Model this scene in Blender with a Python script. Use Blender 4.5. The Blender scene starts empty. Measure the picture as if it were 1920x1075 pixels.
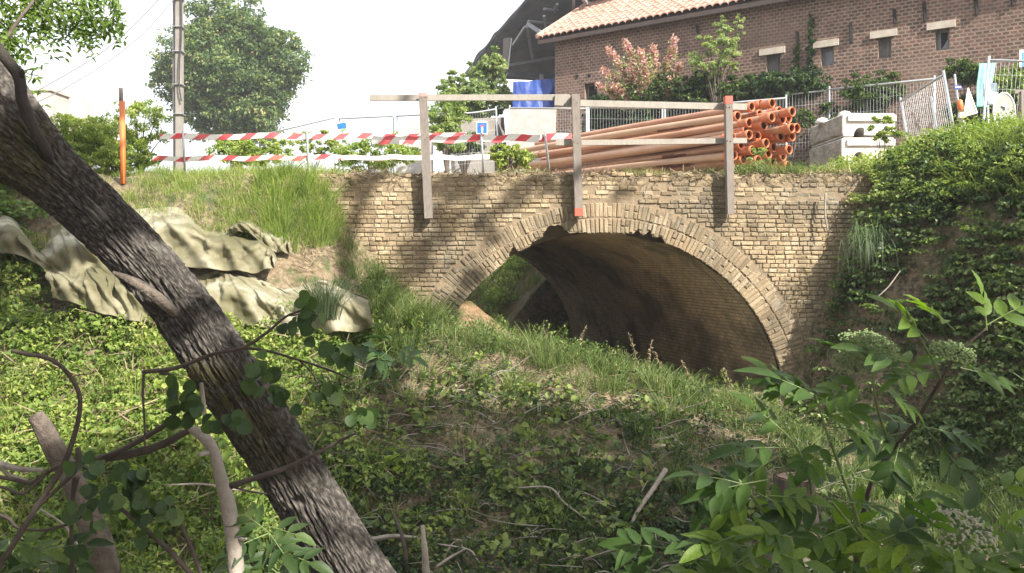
import bpy, math, random
import numpy as np
from mathutils import Vector
random.seed(7); RNG = np.random.default_rng(11)
SC = bpy.context.scene
# ---------------------------------------------------------------- camera, world, sun, exposure
F, HZ, CX = 1560.0, 480.0, 960.0          # photograph: focal length, horizon row, centre column (px of 1920)
cd = bpy.data.cameras.new("camera"); cam = bpy.data.objects.new("camera", cd); SC.collection.objects.link(cam)
cam.location = (0, 0, 0); cam.rotation_euler = (math.radians(90), 0, 0)
cd.sensor_width = 36; cd.lens = 36 * F / 1920; cd.shift_y = -(537.5 - HZ) / 1920; cd.clip_end = 2000; cd.clip_start = 0.05
SC.camera = cam
SUN = Vector((0.53, -0.61, 0.62)).normalized()
w = bpy.data.worlds.new("World"); SC.world = w; w.use_nodes = True
nt = w.node_tree; nt.nodes.clear()
sky = nt.nodes.new("ShaderNodeTexSky"); sky.sky_type = 'NISHITA'; sky.sun_disc = False
sky.sun_elevation = math.asin(SUN.z); sky.sun_rotation = math.atan2(SUN.x, SUN.y)
sky.air_density = 1.0; sky.dust_density = 8.0; sky.ozone_density = 1.0
bg = nt.nodes.new("ShaderNodeBackground"); bg.inputs[1].default_value = 0.15
wo = nt.nodes.new("ShaderNodeOutputWorld")
mx = nt.nodes.new("ShaderNodeMix"); mx.data_type = 'RGBA'; mx.inputs[0].default_value = .8; mx.inputs[7].default_value = (5.3, 5.45, 5.6, 1)   # thin bright cloud veil
nt.links.new(sky.outputs[0], mx.inputs[6]); nt.links.new(mx.outputs[2], bg.inputs[0]); nt.links.new(bg.outputs[0], wo.inputs[0])
sd = bpy.data.lights.new("sun", 'SUN'); sd.energy = 5.0; sd.angle = math.radians(0.6); sd.color = (1.0, 0.94, 0.84)
so = bpy.data.objects.new("sun", sd); SC.collection.objects.link(so)
so.rotation_euler = SUN.to_track_quat('Z', 'Y').to_euler()
SC.view_settings.view_transform = 'Standard'; SC.view_settings.look = 'None'; SC.view_settings.gamma = 1
SC.view_settings.exposure = 1.2
SC.cycles.max_bounces = 6; SC.cycles.transparent_max_bounces = 4; SC.cycles.use_denoising = True
SC.cycles.sample_clamp_indirect = 8

def at(px, py, Y): return np.array(((px - CX) / F * Y, Y, (HZ - py) / F * Y))
def proj(P): return CX + P[..., 0] / P[..., 1] * F, HZ - P[..., 2] / P[..., 1] * F

# ---------------------------------------------------------------- value noise
_T = RNG.random((64, 64, 64))
def vnoise(x, y, z=0.0):
    x, y, z = np.broadcast_arrays(np.asarray(x, float), np.asarray(y, float), np.asarray(z, float))
    xi, yi, zi = np.floor(x).astype(int), np.floor(y).astype(int), np.floor(z).astype(int)
    fx, fy, fz = x - xi, y - yi, z - zi
    fx, fy, fz = [f * f * (3 - 2 * f) for f in (fx, fy, fz)]
    r = 0
    for a in (0, 1):
        for b in (0, 1):
            for c in (0, 1):
                r = r + _T[(xi + a) & 63, (yi + b) & 63, (zi + c) & 63] * (fx if a else 1 - fx) * (fy if b else 1 - fy) * (fz if c else 1 - fz)
    return r
def fbm(x, y, z=0.0, o=4):
    s, a, t = 0, 1, 0
    for i in range(o):
        k = 2 ** i; s = s + a * vnoise(x * k + 13 * i, y * k + 7 * i, np.asarray(z) * k); t += a; a *= .5
    return s / t
def sstep(a, b, x): t = np.clip((x - a) / (b - a), 0, 1); return t * t * (3 - 2 * t)

# ---------------------------------------------------------------- materials
def mat(name):
    m = bpy.data.materials.new(name); m.use_nodes = True; n = m.node_tree.nodes; n.clear()
    o = n.new("ShaderNodeOutputMaterial"); b = n.new("ShaderNodeBsdfPrincipled")
    m.node_tree.links.new(b.outputs[0], o.inputs[0]); return m, n, m.node_tree.links, b, o
def inp(n, k, v):
    if v is not None: n.inputs[k].default_value = v
def ramp(n, l, fac, stops):
    r = n.new("ShaderNodeValToRGB"); e = r.color_ramp.elements
    while len(e) < len(stops): e.new(0.5)
    for i, (p, c) in enumerate(stops):
        e[i].position = p; e[i].color = (*c, 1) if len(c) == 3 else c
    l.new(fac, r.inputs[0]); return r.outputs[0]
def noise(n, l, vec, scale, detail=4, rough=.6):
    t = n.new("ShaderNodeTexNoise"); t.inputs['Scale'].default_value = scale; t.inputs['Detail'].default_value = detail
    t.inputs['Roughness'].default_value = rough
    if vec is not None: l.new(vec, t.inputs['Vector'])
    return t.outputs['Fac']
def pos(n):
    g = n.new("ShaderNodeNewGeometry"); return g.outputs['Position']
def mapping(n, l, vec, sc=(1, 1, 1), rot=(0, 0, 0)):
    m = n.new("ShaderNodeMapping"); m.inputs['Scale'].default_value = sc; m.inputs['Rotation'].default_value = rot
    l.new(vec, m.inputs[0]); return m.outputs[0]
def mix(n, l, fac, a, b, mode='MIX'):
    m = n.new("ShaderNodeMix"); m.data_type = 'RGBA'; m.blend_type = mode
    for k, v in ((0, fac), (6, a), (7, b)):
        if hasattr(v, 'is_linked'): l.new(v, m.inputs[k])
        elif k == 0: m.inputs[0].default_value = v
        else: m.inputs[k].default_value = (*v, 1)
    return m.outputs[2]
def bump(n, l, b, h, strength=.5, dist=.01):
    u = n.new("ShaderNodeBump"); u.inputs['Strength'].default_value = strength; u.inputs['Distance'].default_value = dist
    l.new(h, u.inputs['Height']); l.new(u.outputs[0], b.inputs['Normal']); return u
def simple(name, c1, c2=None, scale=8, rough=.8, bs=.3, bd=.01, metal=0, detail=5, bscale=None):
    m, n, l, b, o = mat(name); p = pos(n)
    c2 = c2 or tuple(x * .7 for x in c1)
    l.new(ramp(n, l, noise(n, l, p, scale, detail), [(.3, c1), (.7, c2)]), b.inputs['Base Color'])
    b.inputs['Roughness'].default_value = rough; b.inputs['Metallic'].default_value = metal
    if bs: bump(n, l, b, noise(n, l, p, bscale or scale * 4, 4), bs, bd)
    return m
def rattr(n):
    a = n.new("ShaderNodeAttribute"); a.attribute_name = 'rnd'; return a.outputs['Fac']
def leafmat(name, stops, trans=.4, rough=.5, tcol=(1.25, 1.35, .55)):
    m, n, l, b, o = mat(name)
    c = ramp(n, l, rattr(n), stops); c = mix(n, l, 1.0, c, ramp(n, l, noise(n, l, pos(n), 130, 4, .7), [(.3, (.72, .74, .66)), (.5, (1, 1, 1)), (.7, (1.2, 1.15, 1.1))]), 'MULTIPLY'); l.new(c, b.inputs['Base Color']); b.inputs['Roughness'].default_value = rough
    b.inputs['Specular IOR Level'].default_value = .35
    t = n.new("ShaderNodeBsdfTranslucent"); l.new(mix(n, l, 1.0, c, tcol, 'MULTIPLY'), t.inputs[0])
    x = n.new("ShaderNodeMixShader"); x.inputs[0].default_value = trans
    l.new(b.outputs[0], x.inputs[1]); l.new(t.outputs[0], x.inputs[2]); l.new(x.outputs[0], o.inputs[0]); return m
def uvn(n): 
    u = n.new("ShaderNodeUVMap"); u.uv_map = 'uv'; return u.outputs[0]

# ---------------------------------------------------------------- mesh helpers
def link(name, me, m, parent=None):
    if m: me.materials.append(m)
    o = bpy.data.objects.new(name, me); SC.collection.objects.link(o)
    if parent is not None:
        o.parent = parent
        if parent.type == 'EMPTY': o.location = -Vector(parent.location)
    return o
def tag(o, label=None, cat=None, group=None, kind=None):
    if label: o['label'] = label
    if cat: o['category'] = cat
    if group: o['group'] = group
    if kind: o['kind'] = kind
    return o
def empty(name, loc, label, cat, group=None):
    o = bpy.data.objects.new(name, None); o.empty_display_size = .2; SC.collection.objects.link(o)
    o.location = tuple(float(v) for v in loc); return tag(o, label, cat, group)
def npmesh(name, V, Fa, m, parent=None, rnd=None, smooth=False, uv=None):
    V = np.asarray(V, dtype=np.float32).reshape(-1, 3); Fa = np.asarray(Fa, dtype=np.int32); M, k = Fa.shape
    me = bpy.data.meshes.new(name); me.vertices.add(len(V)); me.vertices.foreach_set('co', V.ravel())
    me.loops.add(M * k); me.loops.foreach_set('vertex_index', Fa.ravel())
    me.polygons.add(M); me.polygons.foreach_set('loop_start', np.arange(0, M * k, k, dtype=np.int32))
    if smooth: me.polygons.foreach_set('use_smooth', np.ones(M, dtype=bool))
    if rnd is not None:
        a = me.attributes.new('rnd', 'FLOAT', 'FACE'); a.data.foreach_set('value', np.asarray(rnd, dtype=np.float32).ravel())
    if uv is not None:
        u = me.uv_layers.new(name='uv'); u.data.foreach_set('uv', np.asarray(uv, dtype=np.float32)[Fa.ravel()].ravel())
    me.update(calc_edges=True); me.validate()
    return link(name, me, m, parent)
def nrm(v): return v / (np.linalg.norm(v, axis=-1, keepdims=True) + 1e-9)
class MB:
    def __init__(s): s.v = []; s.f = []; s.r = []; s.uv = []; s.n = 0; s.sm = []
    def add(s, V, Fs, r=None, uv=None, smooth=False):
        V = [tuple(float(c) for c in p) for p in V]; s.v += V; r = random.random() if r is None else r
        s.uv += [(0, 0)] * len(V) if uv is None else [tuple(q) for q in uv]
        for q in Fs: s.f.append(tuple(i + s.n for i in q)); s.r.append(r); s.sm.append(smooth)
        s.n += len(V)
    def box(s, c, d, ax=None, r=None):
        c = np.array(c, float); d = np.array(d, float) / 2; ax = np.eye(3) if ax is None else np.array(ax, float)
        V = [c + ax[0] * d[0] * i + ax[1] * d[1] * j + ax[2] * d[2] * k for i in (-1, 1) for j in (-1, 1) for k in (-1, 1)]
        s.add(V, [(0, 1, 3, 2), (4, 6, 7, 5), (0, 4, 5, 1), (2, 3, 7, 6), (0, 2, 6, 4), (1, 5, 7, 3)], r)
    def beam(s, a, b, w, h, r=None, up=(0, 0, 1)):
        a, b = np.array(a, float), np.array(b, float); x = nrm(b - a); up = np.array(up, float)
        if abs(x @ up) > .95: up = np.array((0, 1, 0.))
        y = nrm(np.cross(up, x)); z = np.cross(x, y); s.box((a + b) / 2, (np.linalg.norm(b - a), w, h), (x, y, z), r)
    def tube(s, pts, rad, n=8, r=None, caps=True, jit=0, smooth=True, vs=1.0, fn=None, ax=None):
        pts = np.array(pts, float); N = len(pts); rad = np.broadcast_to(rad, (N,)) if np.ndim(rad) < 1 or len(rad) == N else rad
        T = nrm(np.gradient(pts, axis=0)) if ax is None else np.repeat(nrm(np.array(ax, float))[None], N, 0); up = np.array((0.31, .2, .93)); a = nrm(np.cross(T[0], up)); V = []; UV = []; L = 0
        for i in range(N):
            a = nrm(a - T[i] * (a @ T[i])); b = np.cross(T[i], a)
            if i: L += np.linalg.norm(pts[i] - pts[i - 1])
            for k in range(n + 1):
                t = 2 * math.pi * k / n; rr = rad[i] * (1 + (jit * (fbm(3 * math.cos(t) + 7, 3 * math.sin(t), L * 6, 3) - .5) if jit else 0))
                if fn: rr = fn(t, L, rr)
                V.append(pts[i] + (a * math.cos(t) + b * math.sin(t)) * rr); UV.append((k / n, L * vs))
        Fs = [(i * (n + 1) + k, i * (n + 1) + k + 1, (i + 1) * (n + 1) + k + 1, (i + 1) * (n + 1) + k) for i in range(N - 1) for k in range(n)]
        if caps: Fs += [tuple(range(n - 1, -1, -1)), tuple((N - 1) * (n + 1) + k for k in range(n))]
        s.add(V, Fs, r, UV, smooth)
    def build(s, name, m, parent=None):
        me = bpy.data.meshes.new(name); me.from_pydata(s.v, [], s.f); me.polygons.foreach_set('use_smooth', s.sm)
        a = me.attributes.new('rnd', 'FLOAT', 'FACE'); a.data.foreach_set('value', s.r)
        u = me.uv_layers.new(name='uv'); li = np.zeros(len(me.loops), dtype=np.int32); me.loops.foreach_get('vertex_index', li)
        u.data.foreach_set('uv', np.array(s.uv, dtype=np.float32)[li].ravel()); me.update()
        return link(name, me, m, parent)
def crom(P, k=6):
    P = np.array(P, float)
    if len(P) < 3: return np.array([P[0] + (P[-1] - P[0]) * t for t in np.linspace(0, 1, k + 1)])
    Q = np.vstack([2 * P[0] - P[1], P, 2 * P[-1] - P[-2]]); out = []
    for i in range(1, len(Q) - 2):
        for t in np.arange(k) / k:
            a, b, c, d = Q[i - 1:i + 3]
            out.append(.5 * (2 * b + (c - a) * t + (2 * a - 5 * b + 4 * c - d) * t * t + (3 * b - a - 3 * c + d) * t ** 3))
    out.append(P[-1]); return np.array(out)
def pxline(pts, k=6):   # (px, py, Y, radius px) -> smooth points, radii in metres
    P = np.array([at(p[0], p[1], p[2]) for p in pts]); R = np.array([[p[3] / F * p[2]] * 3 for p in pts])
    return crom(P, k), crom(R, k)[:, 0]
def leaves(P, D, Nn, L, W, fold=.25, curl=.15):
    """folded six-point leaves: P base, D direction, Nn normal, L length, W width -> V, F"""
    D = nrm(D); S = nrm(np.cross(D, Nn)); U = np.cross(S, D); L = np.reshape(L, (-1, 1)); W = np.reshape(W, (-1, 1)) * np.ones_like(L)
    h = W * fold
    V = np.stack([P, P + D * L * .3 - S * W * .5 + U * h, P + D * L * .72 - S * W * .36 + U * (h * .7 - L * curl * .5), P + D * L - U * L * curl,
                  P + D * L * .72 + S * W * .36 + U * (h * .7 - L * curl * .5), P + D * L * .3 + S * W * .5 + U * h], 1)
    i = np.arange(len(P))[:, None] * 6
    Fa = np.concatenate([i + np.array([[0, 3, 2, 1]]), i + np.array([[0, 5, 4, 3]])], 1).reshape(-1, 4)
    return V.reshape(-1, 3), Fa
def blades(P, D, H, W, bend=.5):
    """tapered bent grass blades, P base, D lean vector (horizontal), H height, W width"""
    n = len(P); H = np.reshape(H, (-1, 1)) * np.ones((n, 1)); W = np.reshape(W, (-1, 1)) * np.ones((n, 1)); Z = np.array([[0, 0, 1.]])
    a = RNG.random(n) * 6.283; S = np.stack([np.cos(a), np.sin(a), 0 * a], 1)
    p1 = P + Z * H * .5 + D * H * bend * .22; p2 = P + Z * H * (.92 - .15 * bend) + D * H * bend * .75; p3 = P + Z * H * (1 - .35 * bend) + D * H * bend * 1.15
    V = np.stack([P - S * W * .5, P + S * W * .5, p1 + S * W * .45, p1 - S * W * .45, p2 + S * W * .28, p2 - S * W * .28, p3 + S * W * .03, p3 - S * W * .03], 1)
    i = np.arange(n)[:, None] * 8
    Fa = np.concatenate([i + np.array([[0, 1, 2, 3]]), i + np.array([[3, 2, 4, 5]]), i + np.array([[5, 4, 6, 7]])], 1).reshape(-1, 4)
    return V.reshape(-1, 3), Fa
class LC:   # collects leaf / blade clouds into one mesh
    def __init__(s): s.V = []; s.F = []; s.R = []; s.n = 0
    def put(s, VF, r, per=2):
        V, Fa = VF; s.V.append(V); s.F.append(Fa + s.n); s.n += len(V); s.R.append(np.repeat(r, per))
    def build(s, name, m, parent=None):
        return npmesh(name, np.concatenate(s.V), np.concatenate(s.F), m, parent, np.concatenate(s.R))
def rdir(n, up=0.0):
    v = RNG.normal(size=(n, 3)); v = nrm(v); v[:, 2] += up; return nrm(v)

def bigtube(name, pts, rad, n, disp, m, parent, vs=1.0):
    pts = np.asarray(pts); N = len(pts); T = nrm(np.gradient(pts, axis=0)); a = nrm(np.cross(T[0], np.array((.31, .2, .93)))); As = []
    for i in range(N): a = nrm(a - T[i] * (a @ T[i])); As.append(a)
    As = np.array(As); Bs = np.cross(T, As); L = np.concatenate([[0], np.cumsum(np.linalg.norm(np.diff(pts, axis=0), axis=1))])
    t = np.linspace(0, 2 * math.pi, n + 1); TT, LL = np.meshgrid(t, L); R = np.asarray(rad)[:, None] + disp(TT, LL)
    V = pts[:, None] + (As[:, None] * np.cos(TT)[..., None] + Bs[:, None] * np.sin(TT)[..., None]) * R[..., None]
    I = np.arange(N * (n + 1)).reshape(N, n + 1); Fa = np.stack([I[:-1, :-1], I[:-1, 1:], I[1:, 1:], I[1:, :-1]], -1).reshape(-1, 4)
    return npmesh(name, V, Fa, m, parent, None, True, np.stack([TT / 6.2832, LL * vs], -1).reshape(-1, 2))
# ---------------------------------------------------------------- terrain: one sheet
ARC = (1.067, 9.5, -1.8); R0 = 2.06; BL = 6.6; SK = -0.295
CP = [  # (px, py, Y) control points read off the photograph
 (560,338,9.4),(610,352,9.4),(640,430,9.4),(700,520,9.4),(760,585,9.4),(830,622,9.4),(900,640,9.4),(1000,655,9.4),(1150,695,9.4),(1300,732,9.4),(1400,752,9.4),(1480,760,9.4),
 (0,338,9.3),(200,335,9.4),(400,335,9.4),(-150,330,9.2),(-400,330,9),
 (100,400,8.9),(300,392,9.0),(500,395,9.0),(600,460,8.95),(660,530,9.0),(-150,400,8.8),
 (100,520,8.3),(300,510,8.35),(500,520,8.4),(650,585,8.5),(-150,520,8.2),
 (750,612,8.7),(850,632,8.7),(1000,648,8.7),(1150,690,8.7),(1300,735,8.7),(1400,765,8.7),(1500,800,8.7),
 (-150,650,7.5),(100,650,7.6),(300,650,7.6),(500,650,7.7),(700,665,7.8),(900,680,7.8),(1100,712,7.8),(1300,775,7.8),(1450,820,7.8),(1600,850,7.9),(1750,855,7.9),
 (-150,830,6.6),(100,830,6.6),(300,830,6.6),(500,830,6.6),(700,820,6.8),(900,825,6.8),(1100,835,6.8),(1300,880,6.8),(1500,930,6.8),(1700,930,6.9),(1900,920,7.0),
 (-150,1070,5.6),(300,1070,5.6),(700,1070,5.6),(1100,1070,5.7),(1500,1075,5.8),(1900,1060,5.9),
 # right bank
 (1520,690,9.35),(1560,590,9.35),(1610,450,9.35),(1650,345,9.35),(1690,296,9.35),(1750,280,9.35),(1850,270,9.4),
 (1590,740,8.8),(1650,560,8.8),(1720,400,8.8),(1780,300,8.8),(1850,275,8.8),(1960,262,8.8),
 (1740,780,8.2),(1800,560,8.2),(1860,380,8.2),(1920,270,8.2),(2050,245,8.2),
 (1860,840,7.5),(1930,620,7.5),(2010,380,7.5),(2080,240,7.5),(2250,200,7.5),
]
Pc = np.array([at(*c) for c in CP])
for x, y, z in [(-4, 4, -2.1), (0, 4, -2.25), (4, 4, -2.2), (6, 5, -.6), (7.5, 5, 1.2), (7.5, 7, 1.5), (7.5, 9.3, 1.5)]: Pc = np.vstack([Pc, (x, y, z)])
def _phi(r): return r
_A = np.zeros((len(Pc) + 3,) * 2); _d = np.linalg.norm(Pc[:, None, :2] - Pc[None, :, :2], axis=2)
n_ = len(Pc); _A[:n_, :n_] = _phi(_d) - np.eye(n_) * .04; _A[:n_, n_] = 1; _A[:n_, n_ + 1:] = Pc[:, :2]; _A[n_:, :n_] = _A[:n_, n_:].T
_w = np.linalg.solve(_A, np.concatenate([Pc[:, 2], np.zeros(3)]))
def front(x, y):
    x = np.clip(x, -6.5, 7.5); y = np.clip(y, 4, 9.5); s = x.shape; q = np.stack([x.ravel(), y.ravel()], 1); out = np.zeros(len(q))
    for i in range(0, len(q), 20000):
        b = q[i:i + 20000]; r = np.linalg.norm(b[:, None] - Pc[None, :, :2], axis=2)
        out[i:i + 20000] = _phi(r) @ _w[:n_] + _w[n_] + b @ _w[n_ + 1:]
    return out.reshape(s)
def ground(x, y):
    x = np.asarray(x, float); y = np.asarray(y, float); x, y = np.broadcast_arrays(x, y)
    f = front(x, y); f = np.where(y < 4, f + (4 - y) * .1, f) + (fbm(x * 2.2, y * 2.2, 3) - .5) * .22 + (fbm(x * 8, y * 8, 9, 2) - .5) * .05
    f = np.where(y < 4, np.minimum(f, -1.6), f)
    pl = .93 + .10 * sstep(10, 12.5, y) + .35 * sstep(4.4, 6, x) + .25 * sstep(7, 10, x) + (fbm(x, y, 1) - .5) * .08
    u = x - (ARC[0] + SK * (y - 9.5))
    inside = -1.62 + 1.25 * sstep(.1, -1.9, u) * sstep(8.6, 9.9, y) + .12 * (fbm(x * 3, y * 3, 5) - .5)
    wallstep = sstep(2.1, 2.24, np.abs(u)); tun = inside * (1 - wallstep) + pl * wallstep
    beyond = np.clip(-1.5 + np.maximum(np.abs(u - .2) - .5, 0) * 1.25 + .4 * (fbm(x * 1.5, y * 1.5) - .5), -9, pl)
    beyond = np.maximum(beyond, -1.5 + (y - 16.5) * .35); beyond = np.minimum(beyond, pl)
    back = np.where(y < 16.15, tun, beyond)
    t = sstep(9.5, 9.62, y)
    return f * (1 - t) + back * t
xs = np.concatenate([-7 - np.geomspace(.3, 200, 40)[::-1], np.arange(-7, 8, .075), 8 + np.geomspace(.3, 200, 40)])
ys = np.concatenate([3 - np.geomspace(.5, 60, 16)[::-1], np.arange(3, 10.2, .075), np.arange(10.2, 20, .1), 20 + np.geomspace(.4, 300, 45)])
GX, GY = np.meshgrid(xs, ys); GZ = ground(GX, GY)
nx, ny = len(xs), len(ys); idx = np.arange(nx * ny).reshape(ny, nx)
GF = np.stack([idx[:-1, :-1], idx[:-1, 1:], idx[1:, 1:], idx[1:, :-1]], -1).reshape(-1, 4)
m, n, l, b, o = mat("soil"); p = pos(n)
c = ramp(n, l, noise(n, l, p, 1.6, 6, .65), [(.3, (.06, .043, .028)), (.5, (.12, .085, .052)), (.7, (.25, .18, .11))])
c = mix(n, l, ramp(n, l, noise(n, l, p, 22, 4, .7), [(.4, (0, 0, 0)), (.62, (1, 1, 1))]), c, (.30, .24, .155))
vd = n.new("ShaderNodeVectorMath"); vd.operation = 'DISTANCE'; l.new(p, vd.inputs[0]); vd.inputs[1].default_value = (-.75, 10.4, -.7)
c = mix(n, l, ramp(n, l, vd.outputs['Value'], [(.5, (.8,) * 3), (1, (0, 0, 0))]), c, (.34, .17, .075))
c = mix(n, l, ramp(n, l, noise(n, l, p, 5, 4, .6), [(.5, (0, 0, 0)), (.66, (1, 1, 1))]), c, (.07, .10, .03))
l.new(c, b.inputs['Base Color']); b.inputs['Roughness'].default_value = .95; bump(n, l, b, noise(n, l, p, 30, 6, .75), .9, .04)
tag(npmesh('ground', np.stack([GX, GY, GZ], -1), GF, m, None, None, True), kind='structure')
def gnormal(x, y, e=.06):
    dx = (ground(x + e, y) - ground(x - e, y)) / (2 * e); dy = (ground(x, y + e) - ground(x, y - e)) / (2 * e)
    return nrm(np.stack([-dx, -dy, np.ones_like(dx)], -1))
# ---------------------------------------------------------------- the bridge
def brickmat(name, stops, stain=True, sc=1.0):
    m, n, l, b, o = mat(name); p = pos(n); c = ramp(n, l, rattr(n), stops)
    c = mix(n, l, ramp(n, l, noise(n, l, p, 40, 4, .7), [(.35, (0, 0, 0)), (.7, (.6, .6, .6))]), c, (.22, .17, .11))
    if stain:   # soot and lichen patches
        s = ramp(n, l, noise(n, l, mapping(n, l, p, (1.1, 1, .8)), 1.4, 7, .68), [(.47, (0, 0, 0)), (.66, (.8, .8, .8))])
        c = mix(n, l, s, c, (.085, .078, .06))
        s = ramp(n, l, noise(n, l, p, .9, 5, .6), [(.52, (0, 0, 0)), (.68, (.5, .5, .5))]); c = mix(n, l, s, c, (.30, .19, .11))
        s = ramp(n, l, noise(n, l, p, 2.3, 5, .6), [(.56, (0, 0, 0)), (.7, (.45, .45, .45))]); c = mix(n, l, s, c, (.46, .41, .32))
    if stain:
        s = ramp(n, l, noise(n, l, mapping(n, l, p, (3.2, 1, .45)), 1.3, 6, .7), [(.50, (0, 0, 0)), (.68, (.7, .7, .7))]); c = mix(n, l, s, c, (.12, .10, .07))
        s = ramp(n, l, noise(n, l, mapping(n, l, p, (2, 1, .5)), 2.1, 6, .7), [(.57, (0, 0, 0)), (.7, (.5, .5, .5))]); c = mix(n, l, s, c, (.52, .49, .42))
    l.new(c, b.inputs['Base Color']); b.inputs['Roughness'].default_value = .93
    bump(n, l, b, noise(n, l, p, 55 * sc, 6, .75), 1, .014); return m
M_BRICK = brickmat("yellow_brick", [(0, (.25, .185, .105)), (.35, (.40, .305, .185)), (.7, (.50, .39, .245)), (1, (.59, .49, .34))])
M_MORTAR = simple("old_mortar", (.29, .225, .15), (.17, .13, .085), 12, .95, .8, .01)
bridge = empty('brick_arch_bridge', (ARC[0], 9.5, -2.2), 'old yellow brick bridge with one crumbling round arch over the overgrown gully', 'bridge')
TOPZ = .93
def clipx(z0, z1, x0, x1, ro):   # keep the wall bricks outside the arch ring
    out = []; zz = max(z0 - ARC[2], 0)
    if zz >= ro: return [(x0, x1)]
    h = math.sqrt(ro * ro - zz * zz) + random.uniform(.004, .02); a, c = ARC[0] - h, ARC[0] + h
    if x0 < a: out.append((x0, min(x1, a)))
    if x1 > c: out.append((max(x0, c), x1))
    return [q for q in out if q[1] - q[0] > .025]
wall = MB(); H = .0515
def brick(mb, O, ax, sx, sz, dep, jit=.0045):
    """one worn brick: O front centre, ax = (x, y, z) axes, y pointing into the wall"""
    X, Yv, Z = [np.array(a, float) for a in ax]; ch = random.uniform(.004, .010); V = []
    for d, k in ((dep, 0), (ch, 0), (0, ch)):
        for i, j in ((-1, -1), (1, -1), (1, 1), (-1, 1)):
            V.append(O + X * (i * (sx / 2 - k) + random.uniform(-jit, jit)) + Z * (j * (sz / 2 - k) + random.uniform(-jit, jit)) + Yv * (d + random.uniform(-jit, jit) * .6))
    Fs = [(8, 9, 10, 11)] + [(4 + i, 4 + (i + 1) % 4, 8 + (i + 1) % 4, 8 + i) for i in range(4)] + [(i, (i + 1) % 4, 4 + (i + 1) % 4, 4 + i) for i in range(4)]
    mb.add(V, Fs, min(1, max(0, random.gauss(.5, .24))))
z = -2.4
while z < TOPZ - .01:
    x = -3.3 + random.random() * .1; k = random.randint(0, 1); dz = random.uniform(-.003, .003)
    while x < 4.9:
        L = random.choice((random.uniform(.075, .095), random.uniform(.085, .11), random.uniform(.12, .155)))
        for a, c in clipx(z, z + H, x, x + L, R0 + .355):
            top = z > TOPZ - .3
            if top and random.random() < (.3 if z > TOPZ - .09 else .05): continue
            off = random.uniform(-.006, .004) + (random.uniform(0, .02) if top or random.random() < .06 else 0)
            brick(wall, np.array(((a + c) / 2, 9.5 + off, z + H / 2 + dz + .012 * math.sin(x * 1.3 + z))), np.eye(3), c - a - .008, H - .008, .1)
        x += L
    z += H
wall.build('spandrel_wall', M_BRICK, bridge)
def erode(a):   # how much the soffit edge has crumbled away at angle a (degrees, 90 = crown)
    e = 0
    if 95 < a < 128: e = (.045 + max(0, fbm(a * .35, 3.3, 0, 3) - .38) * .4) * sstep(95, 99, a) * sstep(128, 119, a)
    if 70 < a < 85: e = max(e, (.03 + max(0, fbm(a * .5, 8.1, 0, 3) - .4) * .45) * sstep(70, 73, a) * sstep(85, 81, a))
    return float(e)
ringm = MB(); N1 = 98
for ri, (ra, rb) in enumerate(((R0, R0 + .17), (R0 + .182, R0 + .35))):
    N1 = int(math.pi * (ra + .1) / .050)
    for i in range(-8, N1 + 8):
        a = math.pi * (i + .5) / N1 + random.uniform(-.002, .002); r0, r1 = ra, rb; da = math.degrees(a)
        if ri == 0:
            e = erode(da); r0 += min(e, .2 if da > 80 else .11); 
            if r1 - r0 < .03: continue
        elif random.random() < .3: r1 -= random.uniform(.015, .09)
        if 0 <= i < N1: cx, cz = math.cos(a), math.sin(a); O = np.array((ARC[0] + cx * (r0 + r1) / 2, 9.5, ARC[2] + cz * (r0 + r1) / 2))
        else:
            sg = 1 if i < 0 else -1; dd = (-i - .5 if i < 0 else i - N1 + .5) * .050; cx, cz = sg, 0; O = np.array((ARC[0] + sg * (r0 + r1) / 2, 9.5, ARC[2] - dd))
        if random.random() < .006: continue
        O[1] += random.uniform(-.008, .006) + (.004 if ri else 0)
        parts = [(r0, r1)] if (r1 - r0 < .15 or random.random() < .75) else [(r0, (r0 + r1) / 2 - .004), ((r0 + r1) / 2 + .004, r1)]
        R_ = np.array((cx, 0, cz)); T_ = np.array((-cz, 0, cx)); mid = (r0 + r1) / 2
        for q0, q1 in parts: brick(ringm, O + R_ * ((q0 + q1) / 2 - mid), (T_, (0, 1, 0), R_), .050 * ((ra + .1) / (ra + .1)) - .006, q1 - q0 - .004, .12, .004)
ringm.build('arch_ring', brickmat("ring_brick", [(0, (.20, .15, .09)), (.35, (.32, .245, .15)), (.7, (.41, .32, .205)), (1, (.50, .41, .28))]), bridge)
# mortar bed behind the bricks, front and back faces with the arch opening
def face(y, inner, nrm_sign=1):
    mb = MB(); A = np.linspace(0, math.pi, 181); V = []
    xl, xr, zt, ARx = ARC[0] - 4.6, ARC[0] + 4.2, TOPZ - .03, ARC[0] + SK * (y - 9.5)
    for a in A:
        c, s = math.cos(a), math.sin(a); r = R0 + inner(math.degrees(a)); t = min([(zt - ARC[2]) / s if s > 1e-6 else 1e9, ((xr - ARC[0]) / c if c > 0 else (xl - ARC[0]) / c) if abs(c) > 1e-6 else 1e9])
        V += [(ARx + c * r, y, ARC[2] + s * r), (ARx + c * t, y, ARC[2] + s * t)]
    mb.add(V, [(2 * i, 2 * i + 1, 2 * i + 3, 2 * i + 2) for i in range(180)])
    for s, e in ((1, xr), (-1, xl)):
        a0, e2 = ARx + s * R0, ARx + (e - ARC[0]); mb.add([(a0, y, ARC[2]), (e2, y, ARC[2]), (e2, y, -3.2), (a0, y, -3.2)], [(0, 1, 2, 3)])
    return mb
face(9.514, lambda a: max(0, erode(a) - .01)).build('mortar_bed', M_MORTAR, bridge)
face(9.80, lambda a: 0).build('inner_wall', M_MORTAR, bridge)
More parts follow.
